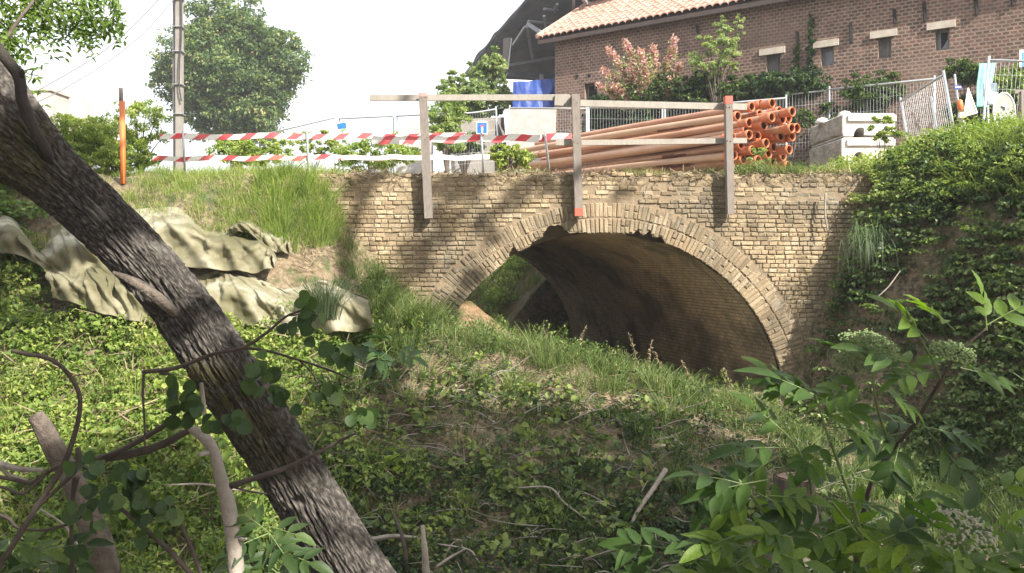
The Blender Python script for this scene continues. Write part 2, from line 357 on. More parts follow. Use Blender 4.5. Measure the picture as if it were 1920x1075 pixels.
def brick_tex(name, c1, c2, cm, bw, rh, ms, vec, bdist=.012, stains=(), nsc=6, bstr=.9, rough=.9, cvar=None):
    m, n, l, b, o = mat(name); v = uvn(n) if vec == 'uv' else pos(n)
    wob = n.new("ShaderNodeVectorMath"); wob.operation = 'MULTIPLY_ADD'; nn = n.new("ShaderNodeTexNoise"); nn.inputs['Scale'].default_value = 5
    l.new(v, nn.inputs['Vector']); l.new(nn.outputs['Color'], wob.inputs[0]); wob.inputs[1].default_value = (.012, .012, 0); l.new(v, wob.inputs[2])
    t = n.new("ShaderNodeTexBrick"); l.new(wob.outputs[0], t.inputs['Vector']); t.inputs['Scale'].default_value = 1
    t.inputs['Brick Width'].default_value = bw; t.inputs['Row Height'].default_value = rh; t.inputs['Mortar Size'].default_value = ms; t.inputs['Mortar Smooth'].default_value = .3
    t.inputs['Color1'].default_value = (*c1, 1); t.inputs['Color2'].default_value = (*c2, 1); t.inputs['Mortar'].default_value = (*cm, 1); t.inputs['Bias'].default_value = 0
    c = t.outputs['Color']; p = pos(n)
    c = mix(n, l, 1.0, c, ramp(n, l, noise(n, l, p, nsc, 6, .7), [(.25, (.55, .55, .55)), (.75, (1.3, 1.3, 1.3))]), 'MULTIPLY')
    for sc, lo, hi, col, amt in stains:
        c = mix(n, l, ramp(n, l, noise(n, l, p, sc, 6, .65), [(lo, (0, 0, 0)), (hi, (amt,) * 3)]), c, col)
    l.new(c, b.inputs['Base Color']); b.inputs['Roughness'].default_value = rough
    ad = n.new("ShaderNodeMath"); ad.operation = 'MULTIPLY_ADD'; l.new(t.outputs['Fac'], ad.inputs[0]); ad.inputs[1].default_value = -1.0; l.new(noise(n, l, p, nsc * 8, 5, .7), ad.inputs[2])
    bump(n, l, b, ad.outputs[0], bstr, bdist); return m
# barrel vault: skewed tunnel running back from the arch
A = np.concatenate([[-.45, -.2], np.linspace(0, math.pi, 121), [math.pi + .2, math.pi + .45]]); Yv = np.linspace(9.505, 9.5 + BL, 90)
V = []; UV = []
for j, y in enumerate(Yv):
    for i, a in enumerate(A):
        if a < 0: x, zz = R0, a * 3
        elif a > math.pi: x, zz = -R0, (math.pi - a) * 3
        else: x, zz = R0 * math.cos(a), R0 * math.sin(a)
        dd = 1 + .012 * (fbm(a * 6, y * 2, 0, 3) - .5)
        y2 = max(y, 9.56 + .2 * float(sstep(.0, .05, np.array(erode(math.degrees(a))))) + j * .0005)
        V.append((ARC[0] + SK * (y2 - 9.5) + x * dd, y2, ARC[2] + zz * dd)); UV.append((y2, a * R0))
na = len(A); Fv = np.array([(j * na + i, j * na + i + 1, (j + 1) * na + i + 1, (j + 1) * na + i) for j in range(len(Yv) - 1) for i in range(na - 1)])
M_VAULT = brick_tex("vault_brick", (.68, .53, .36), (.56, .43, .29), (.36, .29, .20), .15, .0515, .008, 'uv', .01,
                    ((.9, .48, .62, (.06, .052, .042), .7), (1.7, .55, .7, (.42, .30, .20), .5), (3.0, .58, .7, (.40, .20, .10), .4)))
npmesh('barrel_vault', V, Fv, M_VAULT, bridge, None, True, UV)
# back face, deck slab and ragged earth capping
fb = face(9.5 + BL + .02, lambda a: 0); fb.build('back_wall', M_MORTAR, bridge)
dk = MB(); x0, x1 = -3.6, 5.1; yb = 9.5 + BL
dk.add([(x0, 9.56, TOPZ - .04), (x1, 9.56, TOPZ - .04), (x1 - 2, yb, TOPZ + .02), (x0 - 2, yb, TOPZ + .02), (x0, 9.56, TOPZ - .5), (x1, 9.56, TOPZ - .5), (x1 - 2, yb, TOPZ - .5), (x0 - 2, yb, TOPZ - .5)],
       [(0, 1, 2, 3), (4, 7, 6, 5), (0, 4, 5, 1), (1, 5, 6, 2), (2, 6, 7, 3), (3, 7, 4, 0)])
dk.build('deck', simple("earth_deck", (.32, .26, .18), (.16, .12, .08), 5, .95, .8, .03), bridge)
xs2 = np.arange(-3.4, 4.7, .035); prof = [(9.52, -.10), (9.50, -.035), (9.52, .0), (9.60, .03), (9.8, .05), (10.3, .05), (10.5, -.04)]
V = []
for x in xs2:
    q = float(fbm(x * 4, 0, 2, 4)) - .5; q2 = float(fbm(x * 11, 5, 2, 3)) - .5
    for k, (y, dz) in enumerate(prof): V.append((x, y + q2 * .05 * (k < 4) + (.05 if q < -.02 and k < 2 else 0), TOPZ - .02 + dz + q * .12 + q2 * .06))
kp = len(prof); Fc = [(i * kp + k, (i + 1) * kp + k, (i + 1) * kp + k + 1, i * kp + k + 1) for i in range(len(xs2) - 1) for k in range(kp - 1)]
npmesh('earth_capping', V, Fc, simple("capping_earth", (.36, .28, .17), (.12, .09, .055), 9, .95, 1, .05, 0, 6, 30), bridge, None, True)
# ---------------------------------------------------------------- wooden guard rail on the bridge face
def woodmat(name, c1, c2, red=None):
    m, n, l, b, o = mat(name); p = pos(n)
    c = ramp(n, l, noise(n, l, mapping(n, l, p, (6, 6, 1.2)), 9, 6, .7), [(.3, c1), (.7, c2)])
    c = mix(n, l, ramp(n, l, noise(n, l, p, 3, 5), [(.5, (0, 0, 0)), (.7, (.6,) * 3)]), c, tuple(x * .55 for x in c1))
    l.new(c, b.inputs['Base Color']); b.inputs['Roughness'].default_value = .85
    bump(n, l, b, noise(n, l, mapping(n, l, p, (8, 8, 1)), 14, 5), .5, .004); return m
M_POST = woodmat("weathered_post_wood", (.24, .205, .18), (.15, .13, .115)); M_RAIL = woodmat("pale_rail_wood", (.36, .33, .29), (.24, .22, .195))
M_BOLT = simple('rusty_bolt', (.10, .06, .045), None, 20, .7, .1)
M_REDP = simple("faded_red_paint", (.55, .10, .07), (.42, .09, .06), 20, .6, .2)
rail = empty('wooden_guard_rail', at(1080, 320, 9.4), 'weathered timber guard rail of three posts and planks fixed to the bridge face', 'guard rail')
def post(pt, pb, y, wpx, topred=0, botred=0):
    a, b = at(*pt, y), at(*pb, y + .0); wd = wpx / F * y; mb = MB(); mb.beam(a, b, wd * .8, wd, .5, (0, 1, 0)); po = mb.build('post', M_POST, rail)
    d = (b - a) / np.linalg.norm(b - a)
    for q, s in ((topred, 0), (botred, 1)):
        if q:
            h = q / F * y; e = a if s == 0 else b; f = a + d * h if s == 0 else b - d * h; k = MB(); k.beam(e - d * .003 * (1 - 2 * s), f, wd * .8 + .005, wd + .005, .5, (0, 1, 0)); k.build('painted_end', M_REDP, po)
PY = 9.40
post((793, 176), (804, 410), PY, 18, 0); post((1079, 178), (1085, 405), PY, 18, 0, 14); post((1365, 182), (1369, 402), PY, 16, 14)
def plank(a, b, ya, yb, hpx, th=.035, m=None, name='rail', parent=rail):
    A, B = at(*a, ya), at(*b, yb); mb = MB(); mb.beam(A, B, th, hpx / F * ya, .5); return mb.build(name, m or M_RAIL, parent)
k = MB(); k.beam(at(793, 175.4, PY), at(793.4, 183, PY), .094, .114, .5, (0, 1, 0)); k.build('painted_end', simple("washed_pink_paint", (.48, .26, .24), (.40, .24, .22), 12, .7, .2), rail)
plank((693, 184), (1068, 183), 9.52, 9.50, 11); plank((1088, 194), (1400, 201), 9.49, 9.50, 12); plank((1040, 188), (1071, 190), 9.47, 9.47, 20)
plank((1090, 268), (1400, 264), 9.48, 9.48, 10); plank((1042, 267), (1072, 267), 9.47, 9.47, 12)
for px, py in ((790, 184), (797, 183), (1076, 187), (1082, 193), (1077, 267), (1083, 269), (1362, 201), (1368, 201), (1364, 264), (1370, 265), (797, 262), (801, 258)):
    k = MB(); k.tube([at(px, py, PY - .047), at(px, py, PY - .056)], [.007, .006], 8); k.build('bolt', M_BOLT, rail)
# ---------------------------------------------------------------- red and white barrier boards on steel stakes
m, n, l, b, o = mat("red_white_board"); v = uvn(n); sx = n.new("ShaderNodeSeparateXYZ"); l.new(v, sx.inputs[0])
q = n.new("ShaderNodeMath"); q.operation = 'ADD'; l.new(sx.outputs[0], q.inputs[0]); l.new(sx.outputs[1], q.inputs[1])
fr = n.new("ShaderNodeMath"); fr.operation = 'FRACT'; l.new(q.outputs[0], fr.inputs[0])
st = n.new("ShaderNodeMath"); st.operation = 'GREATER_THAN'; l.new(fr.outputs[0], st.inputs[0]); st.inputs[1].default_value = .53
l.new(mix(n, l, st.outputs[0], (.78, .76, .74), ramp(n, l, noise(n, l, pos(n), 3, 4), [(.35, (.62, .05, .07)), (.65, (.66, .16, .16))])), b.inputs['Base Color']); b.inputs['Roughness'].default_value = .45; M_STR = m
M_WBOARD = simple("white_board", (.8, .78, .76), (.70, .66, .64), 4, .5, .05); M_STEEL = simple("galvanised_steel", (.50, .52, .54), (.40, .42, .44), 20, .45, .05, .01, .6)
def board(a, b_, y, hpx, m, parent, per=.285, ph=0, name='board', slope=1):
    A, B = at(*a, y), at(*b_, y); h = hpx / F * y / 2; L = B[0] - A[0]; N = 24; mb = MB(); V = []; UV = []
    for i in range(N + 1):
        P = A + (B - A) * i / N; dz = .008 * math.sin(i * .9 + ph) + (fbm(i * .5, ph, 0, 2) - .5) * .02
        for k, (dy, zz) in enumerate(((-.012, -h), (-.012, h), (.012, h), (.012, -h))): V.append(P + np.array((0, dy, zz + dz))); UV.append((L * i / N / per + ph, slope * (-.3 if zz > 0 else 0)))
    Fs = [(i * 4 + k, (i + 1) * 4 + k, (i + 1) * 4 + (k + 1) % 4, i * 4 + (k + 1) % 4) for i in range(N) for k in range(4)] + [(0, 1, 2, 3), (N * 4 + 3, N * 4 + 2, N * 4 + 1, N * 4)]
    mb.add(V, Fs, .5, UV); return mb.build(name, m, parent)
def stake(x0, y0, x1, y1, Y, parent, r=.013):
    mb = MB(); mb.tube([at(x0, y0, Y), at(x1, y1, Y)], [r, r], 8); return mb.build('stake', M_STEEL, parent)
bl = empty('road_barrier', at(460, 320, 10.2), 'long red and white striped barrier boards on thin stakes left of the first timber post', 'barrier')
board((300, 256), (872, 256), 10.2, 10, M_STR, bl, .285, .1); board((285, 298), (640, 296), 10.2, 9, M_STR, bl, .285, .55); board((640, 296), (918, 296), 10.2, 9, M_WBOARD, bl)
stake(343, 245, 347, 325, 10.17, bl); stake(576, 247, 578, 325, 10.17, bl)
br = empty('road_barrier', at(950, 320, 9.9), 'shorter red and white striped barrier board ending at the middle timber post', 'barrier')
board((698, 263), (800, 263), 9.9, 15, M_STR, br, .285, .3); board((800, 262), (1072, 258), 9.9, 13, M_STR, br, .285, .87)
stake(902, 250, 908, 328, 9.86, br); stake(1021, 244, 1030, 322, 9.86, br)
# orange marker, utility pole, wires
M_OR = simple("orange_plastic", (.72, .19, .045), (.60, .17, .05), 6, .5, .1); M_CONC = simple("pale_concrete", (.46, .43, .40), (.32, .30, .28), 5, .9, .5, .01)
om = empty('marker_post', at(229, 330, 9.3), 'round orange marker post with a bare grey top among the bushes', 'marker post')
mb = MB(); mb.tube([at(229, 190, 9.3), at(231, 345, 9.3)], [.031, .031], 16); mb.build('sleeve', M_OR, om)
mb = MB(); mb.tube([at(227, 165, 9.3), at(227, 200, 9.3)], [.023, .023], 12); mb.build('stake', M_POST, om)
up = empty('utility_pole', at(337, 320, 15), 'tall grey concrete utility pole with a cable down its side before the round tree', 'pole')
mb = MB(); mb.beam(at(336, -160, 15), at(337, 330, 15), .10, .135, .5, (0, 1, 0)); mb.build('shaft', simple('old_pole_concrete', (.26, .24, .22), (.19, .175, .16), 5, .9, .5, .01), up)
M_BLK = simple("black_rubber", (.03, .03, .035), (.05, .05, .055), 10, .6, 0); M_GREY = simple("dark_plastic", (.16, .16, .17), None, 10, .6, 0)
mb = MB(); mb.beam(at(329, -160, 15.02), at(330, 330, 15.02), .10, .035, .5, (0, 1, 0)); mb.build('cable_duct', M_GREY, up)
P, R = pxline([(339, -100, 14.88, 1.3), (340, 60, 14.88, 1.3), (337, 110, 14.86, 1.3), (336, 160, 14.86, 1.3), (340, 190, 14.88, 1.3)]); mb = MB(); mb.tube(P, R, 6); mb.build('cable', M_BLK, up)
for k in (0, 52, 98, 160, 215): mb = MB(); mb.beam(at(326, k, 14.99), at(345, k, 14.99), .2, .008, .5, (0, 0, 1)); mb.build('strap', M_STEEL, up)
for a, c_, e, lb in (((300, -4), (205, 88), (60, 176), 'upper overhead wire running down left from the utility pole'), ((334, -14), (245, 84), (95, 180), 'lower overhead wire running down left from the utility pole')):
    P, R = pxline([(336, -60, 15, 1.1), (*a, 14.6, 1.1), (*c_, 13.4, 1.1), (*e, 12.2, 1.1), (-60, 235, 11, 1.1)]); mb = MB(); mb.tube(P, R, 5); tag(mb.build('overhead_wire', M_GREY), lb, 'wire', 'overhead wires')
mb = MB(); mb.box(at(75, 270, 14) + np.array((0, .3, 0)), (.34, .6, 1.85)); mb.box(at(75, 168, 14) + np.array((0, .3, 0)), (.4, .66, .05)); cp = mb.build('concrete_pillar', M_CONC); tag(cp, 'square grey concrete pillar half hidden behind the leaning trunk', 'pillar')
mb = MB(); mb.box(at(132, 255, 22) + np.array((0, .3, 0)), (.6, .6, 2.0)); tag(mb.build('concrete_pillar', M_CONC), 'small pale concrete pillar far off above the left bushes', 'pillar')
# ---------------------------------------------------------------- plastic pipes
M_PIPE, n, l, b, o = mat("orange_pipe"); p = pos(n)
c = ramp(n, l, rattr(n), [(0, (.38, .18, .105)), (.5, (.44, .245, .15)), (1, (.44, .29, .20))]); c = mix(n, l, ramp(n, l, noise(n, l, p, 2.5, 5), [(.45, (0, 0, 0)), (.7, (.55,) * 3)]), c, (.56, .36, .24))
l.new(c, b.inputs['Base Color']); b.inputs['Roughness'].default_value = .42
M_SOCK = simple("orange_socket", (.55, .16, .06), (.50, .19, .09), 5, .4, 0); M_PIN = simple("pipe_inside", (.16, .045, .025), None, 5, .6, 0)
ends = [(465,190),(580,180),(650,260),(780,265),(455,290),(575,320),(685,345),(745,330),(235,310),(350,375),(495,400),(775,430),(828,430),(320,450),(350,495),(610,490),(668,510),(725,525),(780,515),(435,510),
        (440,580),(595,620),(750,645),(270,600),(262,665),(385,650),(545,690),(690,715),(290,745),(740,805),(440,750),(590,775),(375,215),(520,580),(180,520),(200,700)]
pd = nrm(np.array((-.68, 1, -.0)))
rows = {0: 'top', 1: 'second', 2: 'third', 3: 'fourth', 4: 'bottom'}
plab = ['topmost orange pipe near the last timber post, its open end second from the top', 'highest open orange pipe end at the very top of the heap']
srt = sorted(range(len(ends)), key=lambda i: ends[i][1])
for i, (ex, ey) in enumerate(ends):
    Y = 12.3 + (fbm(ex * .013, ey * .017, 2) - .5) * 1.2 + random.uniform(-.15, .15); e = at(1340 + ex / 5.333, 160 + ey / 5.333, Y); s = .9
    d = nrm(pd + np.array((random.uniform(-.025, .025), 0, random.uniform(-.012, .012)))); L = random.uniform(5.3, 5.9)
    if e[2] + d[2] * L < 1.12: d = nrm(d + np.array((0, 0, .01)))
    r = .056; R1 = .067; base = e
    o = empty('plastic_pipe', e, None, 'pipe', 'orange plastic pipes in the heap behind the rail')
    hgt = 'near the top' if ey < 300 else 'in the middle layers' if ey < 560 else 'near the bottom'; side = 'its open end beside the last timber post' if ex < 300 else 'its open end at the middle of the heap' if ex < 600 else 'its open end at the outer edge of the heap'
    o['label'] = f"orange plastic pipe {hgt} of the heap, {side}"
    wob = RNG.normal(size=3) * .012; pts = np.array([e + d * (L * t) + wob * math.sin(t * 3.1) * np.array((1, 0, 1)) for t in np.linspace(0.03, 1, 9)])
    mb = MB(); mb.tube(pts, np.full(9, r), 16, None, False)
    if i % 3 == 0: q0 = e + d * L; mb.tube([q0 - d * .16, q0], [R1, R1], 16, None, False); mb.tube([q0, q0 - d * .1], [R1 - .008, R1 - .012], 16, 0, False)
    mb.build('barrel', M_PIPE, o); k = MB(); prof = [(.20, r), (.17, R1 * .97), (.15, R1), (.05, R1), (.045, R1 + .006), (.02, R1 + .006), (.015, R1), (0, R1 + .001), (0, R1 - .006), (.03, R1 - .007)]
    k.tube([e + d * a for a, _ in prof], [q for _, q in prof], 20, None, False, ax=-d); k.build('socket', M_SOCK, o)
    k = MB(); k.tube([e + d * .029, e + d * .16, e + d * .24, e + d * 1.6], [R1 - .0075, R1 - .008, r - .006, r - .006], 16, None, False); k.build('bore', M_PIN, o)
    ends[i] = (ex, ey, o)
seen = {}
pl2 = ['lowest', 'second lowest', 'third lowest', 'fourth lowest', 'fifth lowest', 'sixth lowest', 'seventh lowest', 'eighth lowest', 'ninth lowest', 'tenth lowest', 'eleventh lowest', 'twelfth lowest', 'thirteenth lowest', 'fourteenth lowest']
for ex, ey, o in sorted(ends, key=lambda t: -t[1]):
    sd_ = 0 if ex < 400 else 1 if ex < 660 else 2; seen[sd_] = seen.get(sd_, 0) + 1
    o['label'] = f"{pl2[min(seen[sd_], 14) - 1]} orange pipe end in the {['part of the heap beside the last timber post', 'middle part of the heap', 'part of the heap nearest the concrete blocks'][sd_]}"
# ---------------------------------------------------------------- concrete blocks
M_BLOCK = simple("white_concrete", (.70, .68, .64), (.50, .47, .43), 4, .9, .7, .012); M_ROUGH = simple("shaded_concrete", (.36, .32, .27), (.20, .17, .14), 7, .95, 1, .03)  # rough left face: its shade is put into the darker grey
X0, X1, Y0, Y1 = 5.54, 6.42, 14.0, 15.5
names = ['uppermost concrete block, with two round knobs on top, beside the pipes', 'middle concrete block of the white stack behind the bridge end', 'lowest concrete block of the stack, half sunk in weeds']
for k in range(3):
    zt = 2.40 - k * .41; zb = zt - .385; off = random.uniform(-.03, .03); o = empty('concrete_block', (X0 + .4, Y0 + .7, zb), names[k], 'concrete block', 'stacked concrete blocks')
    mb = MB(); N = 28; prof = []   # front face outline with half-round notch and a slot step
    xc = .30; V = []
    prof = [(0, .06), (.02, 0)] + [(.17, 0)] + [(xc - .12 * math.cos(t), .15 * math.sin(t)) for t in np.linspace(0, math.pi, 9)] + [(.86, .0), (.88, .03), (.88, .385 - .03), (.86, .385), (.03, .385), (0, .36)]
    pf = [(X0 + off + a, Y0, zb + b_) for a, b_ in prof]; pb = [(X0 + off + a, Y1, zb + b_) for a, b_ in prof]; K = len(pf)
    bm = MB(); bm.add(pf + pb, [tuple(range(K)), tuple(range(2 * K - 1, K - 1, -1))] + [(i, i + K, (i + 1) % K + K, (i + 1) % K) for i in range(K)]); bo = bm.build('body', M_BLOCK, o)
    lg = MB(); lg.box((X0 + off + .48, Y0 - .02, zb + .30), (.80, .05, .10)); lg.box((X0 + off + .60, Y0 - .015, zb + .07), (.50, .035, .11)); lg.build('ledge', M_BLOCK, o)
    rg = MB(); gy, gz = np.meshgrid(np.linspace(Y0 + .04, Y1 - .02, 60), np.linspace(zb + .02, zb + .365, 22)); gx = X0 + off - .006 - .05 * np.clip(fbm(gy * 3, gz * 5, k * 9, 4) * 2.2 - .7, 0, 1)
    gx[[0, -1]] = X0 + off + .004; gx[:, [0, -1]] = X0 + off + .004; I = np.arange(22 * 60).reshape(22, 60)
    npmesh('rough_face', np.stack([gx, gy, gz], -1), np.stack([I[:-1, :-1], I[1:, :-1], I[1:, 1:], I[:-1, 1:]], -1).reshape(-1, 4), M_ROUGH, o, None, False)
    if k == 0:
        for qx, qy in ((X0 + .18, 14.3), (X0 + .05, 15.0)):
            s = MB(); s.tube([(qx, qy, zt - .02), (qx, qy, zt + .03), (qx, qy, zt + .07), (qx, qy, zt + .09)], [.12, .115, .08, .02], 18); s.build('knob', M_BLOCK, o)
# ---------------------------------------------------------------- site fences
def fence(name_l, TL, TR, Y1_, Y2_, hgt=2.0, tilt=(0, 0), wires=True, mid=False, sag=0, foot=True, vpitch=.055):
    A, B = at(*TL, Y1_), at(*TR, Y2_); dn = nrm(np.array((tilt[0], tilt[1], -1.0))); C_, D_ = A + dn * hgt, B + dn * hgt
    o = empty('site_fence_panel', (C_ + D_) / 2, name_l, 'fence', 'galvanised site fence panels')
    f = MB(); T = .019; f.tube([A - dn * .06, C_], [T, T], 8); f.tube([B - dn * .06, D_], [T, T], 8)
    top = crom([A, (A + B) / 2 - np.array((0, 0, sag)), B]) if sag else [A, B]
    f.tube(top, [T] * len(top), 8); f.tube([C_ + (D_ - C_) * .0 - dn * .12, D_ - dn * .12], [T * .8] * 2, 6)
    if mid: f.tube([(A + B) * .5 + dn * .0 + (B - A) * .17 + dn * .2, (C_ + D_) * .5 + (B - A) * .17], [T * .9] * 2, 6)
    f.build('frame', M_STEEL, o); g = MB(); L = np.linalg.norm(B - A); nv = int(L / vpitch); wy = .0028
    for i in range(1, nv):
        t = i / nv; s_ = np.array((0, 0, -4 * sag * t * (1 - t) * .9)); j = (fbm(i * .4, A[0], 0, 2) - .5) * (.05 + sag * .3); a_ = A + (B - A) * t + s_; g.beam(a_, a_ + dn * hgt * .94 + np.array((j, j, 0)), wy, wy, .5, (0, 1, 0))
    for i in range(1, 9): g.beam(A + dn * hgt * i / 9.3, B + dn * hgt * i / 9.3, wy * 1.2, wy * 1.2)
    g.build('wire_mesh', M_STEEL, o)
    if foot: k = MB(); k.box(C_ + np.array((0, 0, .0)), (.25, .6, .14)); k.build('concrete_foot', M_CONC, o)
    return o
fence('low far fence panel standing under the round tree beside the pole', (346, 284), (425, 270), 24, 26, 2)
fence('fence panel rising from the round tree towards the tilted blue sign', (430, 268), (628, 221), 24, 20, 2)
fence('fence panel just right of the tilted blue sign', (636, 223), (738, 218), 20, 18.5, 2)
fence('fence panel directly behind the first timber post', (744, 218), (838, 213), 18.4, 17.2, 2)
fence('sagging fence panel behind the square blue sign', (836, 212), (930, 205), 17, 17.3, 2, (.06, 0), sag=.04)
fence('fence panel in front of the grey wall under the blue tarpaulin', (956, 203), (1100, 204), 17, 16.2, 2)
fence('fence panel between the middle timber post and the dark shrubs', (1104, 202), (1242, 203), 16.2, 15.9, 2)
fence('fence panel behind the upper end of the pipe heap', (1247, 204), (1474, 184), 15.9, 15.5, 2)
fence('fence panel between the pipe heap and the white blocks', (1474, 178), (1552, 169), 15.9, 15.75, 2.2)
fence('long fence panel behind the white concrete blocks', (1555, 168), (1752, 148), 15.7, 14.7, 2.2)
fence('fence panel leaning over to one side right of the blocks', (1689, 190), (1770, 140), 13.2, 12.2, 1.3, (.12, -.1), mid=True, vpitch=.04)
fence('narrow upright fence panel behind the triangular sign', (1776, 145), (1852, 137), 14.2, 13.6, 2)
fence('nearest fence panel, tall, in front of the round sign', (1854, 113), (2010, 118), 12.5, 12.3, 2, (-.09, 0))
# ---------------------------------------------------------------- signs
M_BLUE = simple("sign_blue", (.02, .12, .55), (.03, .15, .60), 3, .35, 0); M_WHITE = simple("sign_white", (.8, .8, .8), (.74, .74, .74), 3, .4, 0); M_BACK = simple("sign_back_grey", (.27, .28, .26), (.20, .21, .19), 6, .6, .05, .01, .0)
def plate(c, w_, h_, rot=0, th=.006, yaw=0): 
    ax = np.array([(math.cos(rot), 0, math.sin(rot)), (0, 1, 0), (-math.sin(rot), 0, math.cos(rot))]); mb = MB(); mb.box(c, (w_, th, h_), ax); return mb, ax
s = empty('road_sign', at(904, 330, 13.5), 'square blue road sign with white road and small red mark on a thin pole', 'sign')
c = at(904, 240, 13.5); mb, ax = plate(c, .185, .20); mb.build('plate', M_WHITE, s); mb, _ = plate(c + (0, -.008, 0), .155, .17); mb.build('blue_field', M_BLUE, s)
mb, _ = plate(c + (0, -.014, -.03), .03, .1); mb.build('road_mark', M_WHITE, s); mb, _ = plate(c + (0, -.016, .03), .075, .028, .35); mb.build('red_mark', simple("sign_red", (.5, .12, .18), None, 5, .4, 0), s)
mb = MB(); mb.tube([c + (0, .02, .08), at(905, 340, 13.5)], [.014] * 2, 8); mb.build('pole', M_STEEL, s)
s = empty('road_sign', at(642, 300, 17.5), 'tilted blue sign with a green and white lower corner above the left barrier', 'sign')
c = at(641, 238, 17.5); mb, ax = plate(c, .21, .20, .17); mb.build('plate', M_WHITE, s); mb, _ = plate(c + (0, -.008, .02), .19, .12, .17); mb.build('blue_field', M_BLUE, s); mb, _ = plate(c + (.04, -.008, -.065), .11, .04, .3); mb.build('green_corner', simple("sign_green", (.22, .42, .12), None, 5, .4, 0), s)
mb = MB(); mb.tube([c + (0, .03, .1), at(644, 330, 17.5)], [.018] * 2, 8); mb.build('pole', M_STEEL, s)
# backs of signs stored at the right
s = empty('triangular_sign', at(1820, 240, 12.4), 'grey back of a triangular road sign leaning in the weeds', 'sign'); T3 = [at(1815, 166, 12.5), at(1832, 212, 12.3), at(1806, 220, 12.3)]
mb = MB(); mb.add([*T3, *[t + (.015, .03, 0) for t in T3]], [(0, 2, 1), (3, 4, 5), (0, 1, 4, 3), (1, 2, 5, 4), (2, 0, 3, 5)]); mb.build('plate', M_BACK, s)
mb = MB(); mb.tube([T3[0], T3[1]], [.012] * 2, 6); mb.tube([T3[0], T3[2]], [.006] * 2, 6); mb.tube([T3[2], T3[1]], [.006] * 2, 6); mb.build('rim', M_WHITE, s)
mb = MB(); mb.beam(at(1802, 222, 12.4), at(1815, 262, 12.3), .05, .06); mb.build('post', M_CONC, s)
s = empty('warning_lamp', at(1800, 215, 12.35), 'small orange warning lamp beside the triangular sign', 'lamp')
mb = MB(); mb.tube([at(1798, 187, 12.3), at(1799, 190, 12.3), at(1801, 205, 12.3), at(1802, 209, 12.3)], [.02, .042, .042, .02], 14); mb.build('lens', M_OR, s)
mb = MB(); mb.box(at(1803, 216, 12.3), (.08, .06, .08)); mb.build('housing', M_WHITE, s); mb = MB(); mb.tube([at(1790, 140, 12.5), at(1799, 215, 12.35)], [.016] * 2, 8); mb.build('pole', M_STEEL, s)
s = empty('round_sign', at(1884, 262, 11.8), 'grey back of a large round road sign behind the nearest fence panel', 'sign'); c = at(1883, 210, 11.8); th = np.linspace(0, 2 * math.pi, 41)[:-1]
mb = MB(); V = [c + (.165 * math.cos(t), .02 * math.cos(t), .27 * math.sin(t)) for t in th]; mb.add([*V, *[v + (0, .012, 0) for v in V]], [tuple(range(40)), tuple(range(79, 39, -1))] + [(i, i + 40, (i + 1) % 40 + 40, (i + 1) % 40) for i in range(40)]); mb.build('plate', M_BACK, s)
mb = MB(); mb.tube([*V, V[0]], [.011] * 41, 6, None, False); mb.build('rim', M_WHITE, s); mb = MB(); mb.box(c + (.01, -.02, .07), (.03, .02, .05)); mb.box(c + (-.02, -.02, .08), (.04, .02, .015)); mb.build('bracket', M_WHITE, s)
s = empty('street_name_sign', at(1797, 175, 12.6), 'small dark blue sign with white lettering high on the lamp pole', 'sign'); c = at(1796, 164, 12.42); mb, _ = plate(c, .11, .055); mb.build('plate', simple("navy", (.03, .07, .35), None, 4, .4, 0), s)
mb = MB()
for k in range(5): mb.box(c + (-.036 + k * .018, -.008, 0), (.012, .004, .016))
mb.build('lettering', M_WHITE, s)
s = empty('site_sign', at(1917, 140, 11.6), 'blue edged sign at the far edge beyond the nearest fence panel', 'sign'); mb, _ = plate(at(1930, 110, 12.6), .30, .26); mb.build('plate', M_WHITE, s); mb, _ = plate(at(1932, 112, 12.6) + (0, -.008, 0), .26, .22); mb.build('blue_field', simple("light_blue", (.06, .25, .75), None, 4, .4, 0), s)
P = at(1858, 175, 12.9); mb = MB(); gx, gz = np.meshgrid(np.linspace(-.11, .11, 12), np.linspace(-.18, .16, 16)); gy = .05 * (fbm(gx * 14, gz * 9, 4, 3) - .5); I = np.arange(192).reshape(16, 12)
M_BAG = simple("pale_blue_plastic", (.45, .62, .75), (.55, .66, .72), 7, .4, .2); bo = npmesh('plastic_bag', np.stack([P[0] + gx * (1 - .8 * np.abs(gz + .02)), P[1] + gy, P[2] + gz], -1), np.stack([I[:-1, :-1], I[:-1, 1:], I[1:, 1:], I[1:, :-1]], -1).reshape(-1, 4), M_BAG, None, None, True)
so_ = bo.modifiers.new('thick', 'SOLIDIFY'); so_.thickness = .04; tag(bo, 'pale blue plastic bag hanging between the triangular and round signs', 'bag')
mb = MB(); mb.beam(at(1916, 172, 12.1), at(1917, 260, 12.1), .05, .06); mb.beam(at(1902, 173, 12.12), at(1935, 170, 12.12), .03, .05); tag(mb.build('wooden_post', M_POST), 'short wooden post with a cross piece right of the round sign', 'post')
P, Q, R_ = at(1835, 120, 13.6), at(1868, 118, 13.6), at(1862, 200, 13.4)
gx, gz = np.meshgrid(np.linspace(0, 1, 20), np.linspace(0, 1, 24)); S3 = P[None, None] + (Q - P) * gx[..., None] * (1 - .3 * gz[..., None]) + (R_ - Q) * gz[..., None]; S3[..., 1] += .08 * (fbm(gx * 5, gz * 2, 3, 3) - .5); I = np.arange(480).reshape(24, 20)
ng = npmesh('green_netting', S3, np.stack([I[:-1, :-1], I[:-1, 1:], I[1:, 1:], I[1:, :-1]], -1).reshape(-1, 4), simple("teal_netting", (.10, .33, .28), (.2, .45, .38), 12, .7, .1), None, None, True); ng.modifiers.new('t', 'SOLIDIFY').thickness = .008; tag(ng, 'teal green netting draped behind the nearest fence panel', 'netting')
